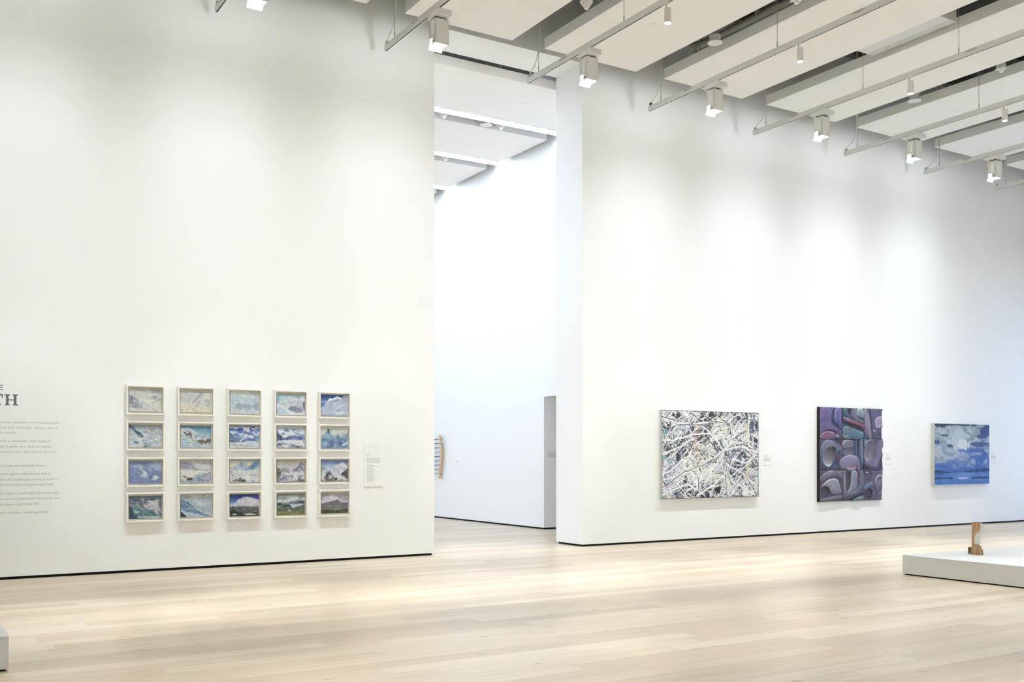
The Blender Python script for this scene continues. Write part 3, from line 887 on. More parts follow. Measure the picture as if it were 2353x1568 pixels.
def p11():
    p = P(7).grad((0, '4f86ab'), (.35, '8fb3c9'), (.7, 'b9ccd6'), (1, 'bcd0d8')).ridge([(0, .12), (.1, .14), (.22, .1), (.35, .17), (.5, .3), (.62, .42), (.75, .35), (.85, .44), (1, .5)], 'd6dde0', '9fb0bd', .7, 55)
    band = np.interp(p.U, [0, .2, .4, .6, .8, 1], [.26, .36, .5, .68, .78, .62])
    rock = np.exp(-((p.V - band) / .13) ** 2) * ss(p.nz(13, 9, 4, -50), .47, .56)
    p.mix('57584f', rock * .95).mix('8a7f6a', rock * ss(p.nz(18, 14, 3), .5, .6) * .5)
    return p.ridge([(0, .4), (.2, .58), (.4, .78), (.6, .92), (1, .97)], 'bcd2da', '9fbfcd', .6, 20, soft=.04).blob(.25, .78, .1, .03, '6fa0a8', .7)
def p12():
    p = P(8).grad((0, '2d47a0'), (.3, '4a6cba'), (.55, '8ea4c8'), (1, 'cfd6dc')).cloud('d9e1ea', 1, 4, 7, .42, .56, 0.04, .45).ridge([(.15, .6), (.3, .42), (.5, .2), (.62, .32), (.8, .45), (1, .5)], '8fa6ca', '5f78ae', .9, 40).cloud('e2e8ee', .9, 4, 9, .45, .58, .25, .6)
    p.ridge([(0, .28), (.12, .45), (.25, .62), (.36, .74), (.4, 1.2), (1, 1.4)], '46608c', '7f93b0', .6, 60).ridge([(0, .74), (.45, .75), (.62, .68), (1, .72)], 'd9dee2', 'b2bccc', .6, 4, 3, 18).blob(.7, .62, .2, .06, '5a70ad', .7)
    return p.stroke([(.1, .88), (.5, .9), (.9, .92)], .02, '93a3bf', .7).stroke([(.37, .7), (.47, .56)], .03, 'eef2f4', .9)
def p13():
    p = P(9).grad((0, 'b3c7d3'), (.35, 'cdd7db'), (1, 'dde0e0')).ridge([(.1, .35), (.22, .2), (.37, .06), (.46, .28), (.6, .1), (.8, .18), (.9, .3), (1, .3)], '7f9cc0', '5b7aa5', .8, 40, fade=.35).cloud('dde5e8', .9, 4, 8, .4, .55, .2, .5)
    p.ridge([(.2, .6), (.42, .45), (.6, .42), (.8, .44), (1, .55)], '7683b4', '565c94', .9, 10, fade=.25).ridge([(0, .2), (.08, .35), (.18, .5), (.28, .6), (.32, 1.3), (1, 1.5)], '596a86', '39475e', .9, 60, fade=.5)
    p.ridge([(0, .68), (.3, .62), (.6, .68), (1, .62)], 'dfe2e4', 'c2c6d2', .5, 6, soft=.03).ridge([(0, .8), (.2, .74), (.5, .84), (.8, .88), (1, .95)], 'a9a9b8', '5a5868', .9, 12, 6, 14).cloud('e6e6e2', .9, 4, 12, .5, .6, .85, 1)
    return p.blob(.98, .62, .07, .15, '9aa0ac', .8)
def p14():
    p = P(10).grad((0, 'cdd2cc'), (.4, 'd8dad2'), (1, 'a9bccb')).ridge([(0, .35), (.12, .38), (.2, .15), (.28, .1), (.36, .32), (.5, .45), (.62, .32), (.72, .48), (.85, .36), (1, .25)], '7d9cbc', '577ba2', .8, 50).blob(.28, .16, .05, .12, '3f6b78', .9)
    return p.cloud('9fb8cc', .8, 6, 6, .45, .6, .3, 1).blob(.4, .78, .12, .18, '57689c', .8, .6).blob(.72, .78, .08, .16, '5a6496', .8, .6).blob(.1, .6, .1, .1, '4f76a0', .7).stroke([(.8, .85), (1, .7)], .05, 'd6dfe6', .9)
def p20():
    p = P(11).grad((0, '6f83ad'), (.4, '8b9fc4'), (1, '7f87b8')).blob(.9, .25, .3, .25, 'a9b7cf', .8, .3).ridge([(0, .2), (.15, .15), (.42, .14), (.55, .35), (.62, .5), (.72, .32), (.85, .42), (1, .5)], '7286ac', '8d97c4', .8, 50)
    p.blob(.35, .3, .09, .13, 'b9c5d3', .8, .6).blob(.48, .55, .08, .14, 'dbe3e4', .9, .6, -20).blob(.45, .65, .1, .1, 'c6d3da', .8, .6).blob(.82, .75, .09, .13, 'dde3e4', .9, .6, 30).blob(.2, .25, .12, .05, 'a3b3cc', .7)
    return p.ridge([(0, .6), (.3, .72), (.6, .9), (1, .95)], '7f86bc', '7590b0', .8, 30)
def p21():
    p = P(12).grad((0, 'a7adb9'), (.3, 'c6cacd'), (.5, 'd9dbd6'), (1, 'd6d9d6')).ridge([(0, .12), (.2, .1), (.36, .15), (.5, .32), (.6, .4), (1, .45)], '9ea4b6', '83899f', .8, 40, fade=.35).cloud('d6d8d6', .8, 5, 6, .4, .56, 0, .35, .35)
    p.ridge([(0, .44), (.4, .42), (1, .46)], 'dbddd6', soft=.03).ridge([(.3, .85), (.5, .65), (.75, .58), (1, .5), (1.1, .5)], 'c3c8d0', '8f9db5', .8, 20).blob(.3, .82, .1, .07, '4c4442', .95, .4).blob(.14, .73, .06, .04, '6b6a52', .9, .6).cloud('7f92ac', .8, 7, 9, .52, .62, .75, 1, .5)
    return p
def p22():
    p = P(13).grad((0, '9fb0c6'), (.12, 'e0d9c2'), (.5, 'd8dcd8'), (1, 'dddcd0')).ridge([(0, .36), (.12, .32), (.28, .18), (.4, .1), (.55, .16), (.64, .3), (.7, .45), (1, .5)], 'bcc9d8', '7d97b8', .8, 50).ridge([(.38, .45), (.6, .38), (.72, .22), (.85, .05), (1, -.02)], '7fa0c2', '5a80a8', .7, -40, fade=.5)
    p.ridge([(0, .42), (.15, .44), (.5, .46), (1, .42)], 'dfe1dc', 'c3ccd6', .6, 8, soft=.04).ridge([(0, .3), (.1, .45), (.25, .6), (.4, .75), (.5, 1.2), (1, 1.4)], 'd0d5da', '9aa2ac', .8, 50).blob(.78, .68, .14, .04, '8fb0c8', .8).blob(.3, .9, .16, .08, '5f5c4c', .8, .9).blob(.45, .95, .1, .06, '4a463c', .8, .9).blob(.8, .96, .1, .05, '6f93ac', .8, .7)
    return p
def p23():
    p = P(14).grad((0, 'c6c2b6'), (.25, 'bcbcc0'), (.5, 'd6d6d4'), (1, 'd3d1d6')).stroke([(0, .18), (.6, .2)], .03, 'a9a8b2', .7).ridge([(0, .55), (.12, .5), (.25, .4), (.38, .32), (.5, .45), (.6, .4), (.75, .3), (.86, .12), (.93, .14), (1, .22)], 'bdbcca', '7d7d92', .9, 60)
    p.stroke([(.88, .15), (.7, .4), (.45, .7), (.1, .92)], .055, '77798f', .85).blob(.05, .55, .1, .2, '5c5a4c', .9, .5).blob(.2, .45, .12, .1, '8f8f88', .8, .7).blob(.9, .92, .16, .1, '57503a', .9, .7).cloud('e0dfe4', .8, 5, 8, .45, .6, .5, .9, .2)
    for e in (((0, .01), (1, .01)), ((0.005, 0), (0.005, 1)), ((.995, 0), (.995, 1)), ((0, .99), (1, .99))):
        p.stroke(e, .012, 'a07a4c', .7, 0)
    return p
def p24():
    p = P(15).grad((0, '5f7fc0'), (.25, '9fb2d0'), (.6, 'cbd3da'), (1, 'd3d5cc')).ridge([(.2, .6), (.4, .35), (.6, .22), (.75, .1), (.83, .1), (.92, .25), (1, .3)], 'd9dde4', 'aab2c8', .7, 45).ridge([(0, .4), (.06, .25), (.12, .22), (.2, .4), (.35, .6), (1, 1.3)], '8fb0b4', 'b5c6c8', .8, 50, fade=.35)
    p.ridge([(0, 1.1), (.1, .85), (.2, .6), (.32, .53), (.42, .7), (.5, .85), (.6, 1.1), (1, 1.2)], '44454a', '8f949c', .7, 55).ridge([(.5, 1.2), (.62, .85), (.78, .6), (.9, .5), (1, .35)], '4a4344', '878480', .6, -50).cloud('d9dcdc', .9, 6, 7, .5, .6, .7, 1).blob(.55, .9, .06, .06, '2f2f34', .9)
    for e in (((0.005, 0), (0.005, 1)), ((.995, 0), (.995, 1)), ((0, .99), (1, .99))):
        p.stroke(e, .012, '8a6a4c', .7, 0)
    return p
def p30():
    p = P(16).grad((0, '5c7386'), (.4, '8fa0a9'), (.8, '7d97a2'), (1, '8ea4ae')).ridge([(.1, .3), (.3, .22), (.42, .12), (.55, .2), (.75, .3), (1, .4)], 'b9bfc6', '5a6276', .9, 50).ridge([(0, .02), (.15, .08), (.3, .2), (.4, .36), (.45, 1.3), (1, 1.4)], '465a68', '8a98a2', .6, 40, fade=.35).ridge([(.45, .15), (.6, .1), (.8, .2), (1, .3)], '566176', '7d8798', .7, 30, fade=.3)
    p.cloud('c9d0d3', .9, 4, 6, .45, .58, .1, .6, .25, .9).ridge([(0, .4), (.2, .42), (.4, .5), (.6, .62), (.8, .8), (1, .9)], '6f8f96', '46686f', .8, 35).blob(.2, .7, .14, .07, 'a9bcc0', .8, .6).blob(.75, .55, .16, .1, 'b3bac2', .8, .6).ridge([(0, .45), (.1, .55), (.15, .8), (.3, 1.05), (1, 1.4)], '2c4258', '3f5666', .6, 50)
    return p.stroke([(.28, .92), (.6, .95), (.95, .95)], .04, 'c6d3d8', .8)
def p31():
    p = P(17).grad((0, '8fa9c0'), (.3, 'b5c6d3'), (.6, 'ccd6db'), (1, 'd3dad8')).cloud('d3d9dc', .8, 4, 8, .42, .56, 0, .4, .3).ridge([(.15, .3), (.3, .15), (.4, .1), (.46, .3), (.6, .45), (1, .7)], 'a3b7ca', 'd2dade', .7, 40, fade=.4).blob(.9, .6, .16, .16, 'a8b3bd', .6, .9)
    p.ridge([(0, .16), (.1, .22), (.25, .32), (.36, .45), (.46, .6), (.58, .74), (.78, .88), (1, .96)], '7797b6', '4f7497', .8, 45).blob(.3, .62, .16, .07, '9fb9cc', .7, .6).ridge([(0, .7), (.2, .75), (.45, .84), (.8, .98), (1, 1.05)], 'b9cdd8', '9fb7c8', .6, 20).ridge([(0, .74), (.08, .82), (.16, .92), (.22, 1.02), (1, 1.3)], '2f4256', soft=.02)
    return p
def p32():
    p = P(18).grad((0, '2b2f86'), (.2, '4360a8'), (.4, '88a5cc'), (.6, 'a9b8cc'), (1, '555b58')).ridge([(0, .4), (.06, .36), (.14, .48), (.25, .28), (.4, .16), (.58, .1), (.75, .16), (.88, .22), (1, .3)], 'd6d3e0', 'b3b4d0', .8, 50)
    return p.ridge([(0, .56), (.3, .54), (.5, .56), (.8, .56), (1, .55)], '6b726e', '4a5250', .8, 15).ridge([(0, .76), (.15, .72), (.3, .78), (.5, .9), (.7, .88), (1, .8)], '2e3830', '454b42', .7, 20).blob(.7, .92, .22, .04, 'd5cfc4', .95, .3).blob(.15, .9, .1, .04, 'b3b8bc', .9, .6)
def p33():
    p = P(19).grad((0, '77887f'), (.2, '93a29c'), (.5, '8d9ca0'), (1, '7d8054')).cloud('ccd3d3', 1, 4, 9, .4, .55, .12, .42).ridge([(0, .4), (.3, .42), (.55, .36), (.7, .3), (1, .35)], '71858c', '92a3a8', .7, 10, fade=.25).ridge([(.5, .5), (.65, .44), (.85, .36), (1, .35)], '3f4f55', '2f4044', .6, 10, fade=.16)
    p.ridge([(0, .5), (.3, .5), (1, .5)], 'b3bcd2', soft=.02).blob(.7, .56, .3, .09, 'c2cbdc', .8, .3).ridge([(0, .44), (.12, .46), (.25, .52), (.42, .5), (.52, .62), (1, 1.4)], '3c4d46', '525e4c', .7, 5, fade=.2).ridge([(0, .62), (.3, .64), (.42, .72), (.6, .8), (.75, .62), (1, .55)], '7b7f5c', '555d42', .8, 10).ridge([(.55, .72), (.65, .66), (.75, .62), (1, .55)], '58645f', '6e7468', .6, 80, fade=.25)
    return p.ridge([(0, .82), (1, .84)], '86864f', '5f6440', .7, 10).blob(.43, .8, .06, .03, 'd3dade', .95, .4)
def p34():
    p = P(20).grad((0, 'a3a2a6'), (.3, 'a8a5b2'), (.6, '9a98a0'), (1, '4a5040')).ridge([(0, .35), (.12, .2), (.3, .1), (.45, .08), (.58, .18), (.7, .32), (.85, .42), (1, .38)], 'd9d3dc', 'b6aec6', .7, 50).ridge([(0, .5), (.15, .48), (.3, .42), (.45, .4), (.58, .32), (.72, .44), (.88, .5), (1, .46)], '78767c', '5d5b5e', .8, 40)
    return p.ridge([(0, .6), (.5, .58), (1, .62)], '84807c', '6a675f', .7, 5, 3, 16).ridge([(0, .8), (.3, .84), (.7, .86), (1, .8)], '3c4632', '525a42', .7, 15)
SMALL = [[p00, p01, p02, p03, p04], [p10, p11, p12, p13, p14], [p20, p21, p22, p23, p24], [p30, p31, p32, p33, p34]]
DESC = [['pale grey snow peak above a slate ridge', 'cream and pale grey snowfield with brushed rocks', 'misty pale blue mountain with violet foothills', 'icy mountain with two dark purple rock patches', 'sharp white summit under a deep blue sky'],
        ['grey glacier with small teal pools', 'snowy ridge edged with brown rocks under blue sky', 'deep blue sky with white clouds over a dark slope', 'blue twin peaks above a white winding river', 'hazy blue crags under a cream sky'],
        ['violet blue mountains with white glints', 'white snowfield with one dark brown boulder', 'snow valley with a steep blue slope under yellowish sky', 'grey mountain ridge with thin brown painted edge', 'white peak with black foreground rocks'],
        ['stormy dark teal peaks', 'blue shaded slope falling across pale mountains', 'white domed mountain under indigo sky over dark hills', 'pale lake among olive green hills', 'pinkish white mountain above grey brown plains']]
ROWN = ('top row', 'second row', 'third row', 'bottom row')
COLX = [2.636, 3.282, 3.935, 4.592, 5.24]
FW, FH, FDEP, FB = 0.479, 0.383, 0.046, 0.021
ROWZ = [2.422, 1.957, 1.488, 1.024]
# shared frame mesh
def make_frame(x, zt_):
    t = thing('framed_painting', (x, D, zt_), 'x', 'painting', 'grid of twenty small mountain paintings')
    y1, y0 = D, D - FDEP
    x1, zb = x + FW, zt_ - FH
    o = [(0, 0), (FW, 0), (FW, -FH), (0, -FH)]
    def ring(b, y):
        return [(x + b, y, zt_ - b), (x1 - b, y, zt_ - b), (x1 - b, y, zb + b), (x + b, y, zb + b)]
    rings = [ring(0, y1), ring(0, y0 + 0.002), ring(0.002, y0), ring(FB - 0.002, y0), ring(FB, y0 + 0.002), ring(FB, y1 - 0.012)]
    mb = MB()
    for r in rings: mb.v += r
    for a in range(5):
        mb.f += [(a * 4 + i, a * 4 + (i + 1) % 4, a * 4 + 4 + (i + 1) % 4, a * 4 + 4 + i) for i in range(4)]
    mb.build('frame', M['frame'], t)
    MB().box(x + FB - 0.003, x1 - FB + 0.003, y1 - 0.012, y1 - 0.004, zb + FB - 0.003, zt_ - FB + 0.003).build('mat_board', M['mat_board'], t)
    return t
fr0 = None
SZ = random.Random(3)
for r in range(4):
    for c in range(5):
        x, z = COLX[c], ROWZ[r] + 0.002 * (4 - c) * (r == 3)
        if fr0 is None:
            fr0 = make_frame(x, z); proto = fr0
            t = copy_tree(fr0)
        else:
            t = copy_tree(fr0)
        t.location = (x, D, z)
        t['_o'] = (x, D, z)
        tag(t, 'small framed painting, %s' % DESC[r][c])
        pw, ph = 0.404 + SZ.uniform(-0.008, 0.005), 0.297 + SZ.uniform(-0.008, 0.006)
        cx, cz = x + FW / 2 + SZ.uniform(-.002, .002), z - FH / 2 + SZ.uniform(-.003, .003)
        p = SMALL[r][c]().brush(0.07).grain(0.045)
        p.C *= .94
        yy = D - 0.024
        G = np.zeros((NH, NW, 3))
        G[..., 0] = cx - pw / 2 + p.U * pw
        G[..., 1] = yy
        G[..., 2] = cz + ph / 2 - p.V * ph
        grid_mesh('painted_board', G, p.C, M['paint'], t, close=D - 0.011)
for ch in list(proto.children):
    bpy.data.objects.remove(ch)
bpy.data.objects.remove(proto)

# ------------------------------------------------------------------ snowy branch painting
bx0, bx1, bz0, bz1, bd = 11.50, 13.84, 0.752, 2.312, 0.058
t = thing('branch_painting', (bx0, D, bz0), 'large square painting of snow-laden white branches with black twigs', 'painting')
NWb, NHb = 330, 300
p = Painter(NWb, NHb, 51, 1.5)
p.C[:] = rgb('e6e6e4')
tint = p.nz(2.5, 3, 2)
p.mix('c9d6da', ss(tint, .45, .7) * .7); p.mix('d9d0dc', ss(p.nz(3, 3, 2), .5, .7) * .6); p.mix('e0dccb', ss(p.nz(3, 3, 2), .55, .7) * .6)
dens = p.nz(4, 4.5, 2)
wx, wy = (p.nz(7, 7, 3) - .5) * .10, (p.nz(7, 7, 3) - .5) * .10
def warped(fx, fy, ang, seed):
    r = np.random.RandomState(seed)
    A = (p.U + wx) * 1.5; B = p.V + wy
    ca, sa = math.cos(math.radians(ang)), math.sin(math.radians(ang))
    x, y = (A * ca + B * sa) * fx + 60, (-A * sa + B * ca) * fy + 60
    g = r.rand(128, 128)
    xi, yi = np.floor(x).astype(int), np.floor(y).astype(int)
    a, b = x - xi, y - yi
    a = a * a * (3 - 2 * a); b = b * b * (3 - 2 * b)
    return (g[yi % 128, xi % 128] * (1 - a) + g[yi % 128, (xi + 1) % 128] * a) * (1 - b) + (g[(yi + 1) % 128, xi % 128] * (1 - a) + g[(yi + 1) % 128, (xi + 1) % 128] * a) * b
inkc = ('2a2c34', '3a3446', '30403f', '44383c')
def line(pts, wd, c, amt):
    d = np.full(p.U.shape, 9.0)
    for (a, b), (e, f) in zip(pts, pts[1:]):
        x, y = (p.U + wx * .3 - a) * 1.5, p.V + wy * .3 - b
        ex, ey = (e - a) * 1.5, f - b
        k = np.clip((x * ex + y * ey) / (ex * ex + ey * ey + 1e-9), 0, 1)
        d = np.minimum(d, np.hypot(x - k * ex, y - k * ey))
    p.mix(c, (1 - ss(d, wd * .6, wd * 1.25)) * amt)
for i, (fx, fy, ang) in enumerate(((44, 74, 40), (80, 48, 20), (52, 88, -35), (88, 56, 60), (64, 98, 35), (38, 62, 50))):
    n = warped(fx, fy, ang, 300 + i)
    thr = .84 - .15 * ss(dens, .46, .68)
    p.mix(inkc[i % 4], ss(n, thr, thr + .09) * .92)
for i, (fx, fy, ang) in enumerate(((32, 44, 30), (46, 30, -20))):
    n = warped(fx, fy, ang, 400 + i)
    p.mix(('8a94a2', '98a5a3')[i], ss(n, .7, .84) * .55 * ss(dens, .3, .6))
p.mix('4f8a90', ss(p.nz(14, 12, 2), .66, .76) * .5 * ((p.U < .2) | (p.U > .85)))
p.mix('6a5a7c', ss(p.nz(14, 12, 2), .66, .76) * .45)
for (u, v, ru, rv) in ((.11, .05, .06, .05), (.6, .05, .025, .06), (.17, .42, .03, .05), (.16, .5, .025, .06), (.97, .33, .02, .07), (.55, .92, .04, .04), (.83, .75, .02, .06), (.61, .72, .03, .02), (.47, .9, .03, .03)):
    p.blob(u, v, ru * .75, rv * .75, '1f2229', .8, 1.3)
line([(.35, .19), (.34, .3), (.35, .42), (.36, .52)], .022, 'd0ae8c', .6)
line([(.35, .17), (.36, .2)], .03, 'd9b795', .6)
line([(.87, .13), (.88, .32)], .022, 'dcd8b9', .85); line([(.88, .62), (.87, .8)], .024, 'ddd3bd', .85)
bw = random.Random(12)
for i in range(110):      # finer snow-laden twigs, mostly leaning one way
    u, v = bw.random(), bw.random()
    an = math.radians(bw.choice((-38, -32, -25, -45, 40, 60, -60)) + bw.uniform(-9, 9))
    l = bw.uniform(.05, .14)
    q = [(u - math.cos(an) * l / 1.5, v - math.sin(an) * l), (u + bw.uniform(-.01, .01), v + bw.uniform(-.01, .01)), (u + math.cos(an) * l / 1.5, v + math.sin(an) * l)]
    line(q, bw.uniform(.004, .009), 'eae9e8', .95)
    if i % 2:
        line([(a_ + .004, b_ + .011) for a_, b_ in q], .0032, bw.choice(('2a2c34', '4a4450', '3f4a4c')), .75)
for q in ([(0, .09), (.14, .12), (.3, .16), (.42, .18), (.52, .3), (.6, .42), (.62, .45)], [(0, .33), (.14, .33), (.3, .27), (.47, .25)], [(.0, .5), (.15, .42), (.3, .32)], [(.62, .45), (.5, .55), (.36, .66), (.2, .72), (.02, .78)],
          [(.62, .48), (.55, .6), (.42, .74), (.35, .82)], [(.62, .45), (.72, .33), (.85, .1)], [(.3, .16), (.45, .12), (.62, .1)], [(0, .96), (.12, .9), (.25, .84), (.4, .95)], [(.35, .98), (.5, .88), (.66, .7)],
          [(.62, .45), (.8, .4), (.98, .46)], [(.72, .55), (.86, .6), (.98, .5)], [(.2, .55), (.1, .66), (.0, .72)], [(.66, .62), (.8, .7), (.95, .85)], [(.9, .02), (.89, .4)], [(.7, .98), (.78, .85), (.95, .98)], [(.18, .62), (.3, .72), (.36, .9)]):
    line(q, .011, 'eae9e8', .97)
for q in ([(.28, .01), (.39, .12)], [(.41, .16), (.46, .21)], [(.48, .26), (.5, .3)], [(0, .07), (.17, .125)], [(.17, .125), (.1, .02)], [(.23, .15), (.38, .165), (.42, .165)], [(.06, .21), (.16, .155), (.24, .15)], [(.3, .285), (.4, .27), (.48, .265)],
          [(.61, .08), (.68, .14), (.71, .3)], [(.57, .33), (.62, .42)], [(.44, .3), (.57, .47)], [(.72, .32), (.87, .22)], [(.78, .38), (.84, .38), (.93, .43)], [(.63, .53), (.69, .62)], [(.24, .7), (.42, .62), (.58, .5)], [(.02, .86), (.14, .76), (.24, .68)],
          [(.65, .72), (.65, .98)], [(.86, .75), (.95, .92)], [(.36, .78), (.36, .95)], [(.46, .11), (.62, .115)], [(.1, .98), (.2, .9)]):
    line(q, .0042, '20222a', .9)
p.grain(.05)
yb = D - bd
G = np.zeros((NHb, NWb, 3))
G[..., 0] = bx0 + 0.012 + p.U * (bx1 - bx0 - 0.024); G[..., 1] = yb - 0.002; G[..., 2] = bz1 - 0.012 - p.V * (bz1 - bz0 - 0.024)
grid_mesh('canvas', G, p.C, M['paint'], t, close=yb + 0.02)
MB().box(bx0, bx0 + 0.004, yb, D, bz0, bz1).box(bx1 - 0.004, bx1, yb, D, bz0, bz1).box(bx0 + .004, bx1 - .004, yb, D, bz0, bz0 + 0.004).box(bx0 + .004, bx1 - .004, yb, D, bz1 - 0.004, bz1).build('float_frame', M['silver'], t)
MB().box(bx0 + 0.004, bx1 - 0.004, yb + 0.006, D - 0.002, bz0 + 0.004, bz1 - 0.004).build('strainer', M['black_line'], t)

# ------------------------------------------------------------------ lake painting
lx0, lx1, lz0, lz1, ld = 18.965, 20.90, 0.888, 2.208, 0.085
t = thing('lake_painting', (lx0, D, lz0), 'square blue painting of a cloudy sky over a lake', 'painting')
NL = 200
p = Painter(NL, NL, 77, 1.4)
p.grad((0, '9aa6ac'), (.3, '9fabb4'), (.55, '7f92b8'), (.7, '4a6db0'), (.78, '3f66ad'), (1, '3a68b6'))
p.cloud('b4bfc6', .9, 4, 6, .4, .6, 0, .62).blob(.5, .28, .26, .22, 'c3ced2', .9, .5).blob(.5, .34, .1, .1, 'e2e9e6', .8, .6).cloud('7b8796', .7, 6, 10, .55, .66, .0, .6)
p.cloud('a5a9c6', .9, 7, 14, .5, .58, .45, .68, .3).cloud('3c64ae', .9, 6, 12, .48, .58, .4, .7, .6).cloud('99a6c0', .8, 8, 16, .55, .62, .6, .74)
p.blob(.95, .1, .16, .1, '34407a', .95, .8).blob(.85, .2, .1, .04, '3b4a84', .9, .9).blob(.85, .33, .2, .04, '3d4f88', .9, .9).blob(.05, .3, .08, .04, '39486f', .9, .8).blob(.27, .36, .05, .025, '2c4a5e', .95, .6).blob(.08, .02, .14, .04, '2b3440', .95, .8).blob(.5, .01, .3, .02, '30384a', .9, .8).blob(.2, .19, .06, .02, '4a5a6a', .9, .8).blob(.7, .44, .25, .04, '4a66ac', .8, .9)
p.ridge([(0, .76), (.3, .8), (.36, .805), (.6, .77), (.8, .745), (1, .735)], '263a6e', '30457c', .6, 10, fade=None, rough=.012)
p.ridge([(0, .83), (.3, .815), (.6, .805), (1, .80)], '4470b8', '5a82c4', .7, 2, 4, 22, rough=.004).mix('26406f', (np.abs(p.V - .897) < .014) * ((p.U < .32) | (p.U > .66))).mix('7794c8', (1 - ss(np.hypot((p.U - .5) / .2, (p.V - .87) / .1), .4, 1.1)) * .6).blob(.5, .9, .1, .012, 'c3cbe2', .95, .3)
p.C *= .92
p.grain(.05)
yb = D - ld
G = np.zeros((NL, NL, 3))
G[..., 0] = lx0 + 0.01 + p.U * (lx1 - lx0 - 0.02); G[..., 1] = yb - 0.002; G[..., 2] = lz1 - 0.01 - p.V * (lz1 - lz0 - 0.02)
grid_mesh('canvas', G, p.C, M['paint'], t, close=yb + 0.02)
MB().box(lx0, lx0 + 0.008, yb, D, lz0, lz1).box(lx1 - 0.008, lx1, yb, D, lz0, lz1).box(lx0 + .008, lx1 - .008, yb, D, lz0, lz0 + 0.008).box(lx0 + .008, lx1 - .008, yb, D, lz1 - 0.008, lz1).build('white_frame', M['silver'], t)
MB().box(lx0 + 0.008, lx1 - 0.008, yb + 0.006, D - 0.002, lz0 + 0.008, lz1 - 0.008).build('stretcher', M['mat_board'], t)

# ------------------------------------------------------------------ carved nine-part relief
cx0, cx1, cz0, cz1, cdp = 15.47, 17.36, 0.615, 2.465, 0.06
t = thing('relief_painting', (cx0, D, cz0), 'purple and blue carved relief of nine joined panels with curving forms', 'relief')
NC, NR = 216, 252
U, V = np.meshgrid(np.linspace(0, 1, NC), np.linspace(0, 1, NR))
def nrm(pts):
    out = []
    for x, y in pts:
        u = (x - 205) / 830
        a, b = 150 + 28 * u, 1415 - 30 * u
        out.append((u, (y - a) / (b - a)))
    return out
def smooth_poly(pts, n=3):
    for _ in range(n):
        q = []
        for a, b in zip(pts, pts[1:] + pts[:1]):
            q += [(a[0] * .75 + b[0] * .25, a[1] * .75 + b[1] * .25), (a[0] * .25 + b[0] * .75, a[1] * .25 + b[1] * .75)]
        pts = q
    return pts
def sdist(pts):
    inside = np.zeros(U.shape, bool); d = np.full(U.shape, 9.0)
    for (a, b), (e, f) in zip(pts, pts[1:] + pts[:1]):
        cond = (b > V) != (f > V)
        xi = (e - a) * (V - b) / (f - b + 1e-12) + a
        inside ^= cond & (U < xi)
        ex, ey = e - a, f - b
        k = np.clip(((U - a) * ex + (V - b) * ey) / (ex * ex + ey * ey + 1e-12), 0, 1)
        d = np.minimum(d, np.hypot(U - a - k * ex, V - b - k * ey))
    return np.where(inside, d, -d)
hgt = np.full(U.shape, 0.030)
C = np.ones(U.shape + (3,)) * rgb('453d55')
nA = vnoise(NR, NC, 6, 6, 901, 3); nB = vnoise(NR, NC, 30, 30, 902, 2)
def shape(pts, c, z, c2=None, rim=None, rnd=1, cell=None, gdir=(0, 1)):
    """raised or sunk form: colour c fading to c2 along gdir, pale painted rim, rounded edge"""
    global C, hgt
    s = sdist(smooth_poly(nrm(pts), rnd) if rnd else nrm(pts))
    m = ss(s, -.004, .004)
    if cell is not None:
        m = m * ((U >= cell[0]) & (U <= cell[1]) & (V >= cell[2]) & (V <= cell[3]))
    cc = rgb(c)[None, None] * np.ones_like(C)
    if c2:
        q = U * gdir[0] + V * gdir[1]
        lo_, hi_ = q[m > .5].min() if (m > .5).any() else 0, q[m > .5].max() if (m > .5).any() else 1
        g = np.clip((q - lo_) / (hi_ - lo_ + 1e-6), 0, 1)[..., None]
        cc = cc * (1 - g) + rgb(c2) * g
    C = C * (1 - m[..., None]) + cc * m[..., None]
    hh = z - 0.012 * np.clip(1 - s / .02, 0, 1) ** 2 if z > .03 else z + 0.008 * np.clip(1 - s / .03, 0, 1)
    hgt = hgt * (1 - m) + hh * m
    if rim:
        r_ = np.exp(-(s / .0075) ** 2) * (m if True else 1) * ss(nA, .3, .55)
        C = C * (1 - r_[..., None]) + rgb(rim) * r_[..., None]
# column one, top
shape([(205, 150), (500, 155), (500, 575), (205, 575)], '61517f', .034, '54486e', rnd=0)
shape([(215, 160), (370, 155), (350, 330), (380, 400), (470, 470), (240, 520), (215, 380)], '7863a0', .046, '665688', '9a86bd')
shape([(380, 155), (490, 160), (465, 320), (500, 375), (500, 460), (360, 375), (348, 310)], '34386a', .026, '2c2f55')
shape([(405, 155), (495, 160), (470, 310), (500, 370), (500, 440), (400, 360)], '6a60a8', .05, '4a4a88', 'aab4dc')
shape([(205, 545), (270, 460), (360, 445), (440, 500), (430, 575), (205, 575)], '3b2f4c', .022)
shape([(205, 575), (250, 490), (330, 468), (420, 500), (480, 575)], '8d4a66', .048, '6a567e', 'c2b0d0', gdir=(1, 0))
shape([(400, 575), (415, 525), (445, 515), (470, 575)], 'b9bfd2', .05, '4c4560')
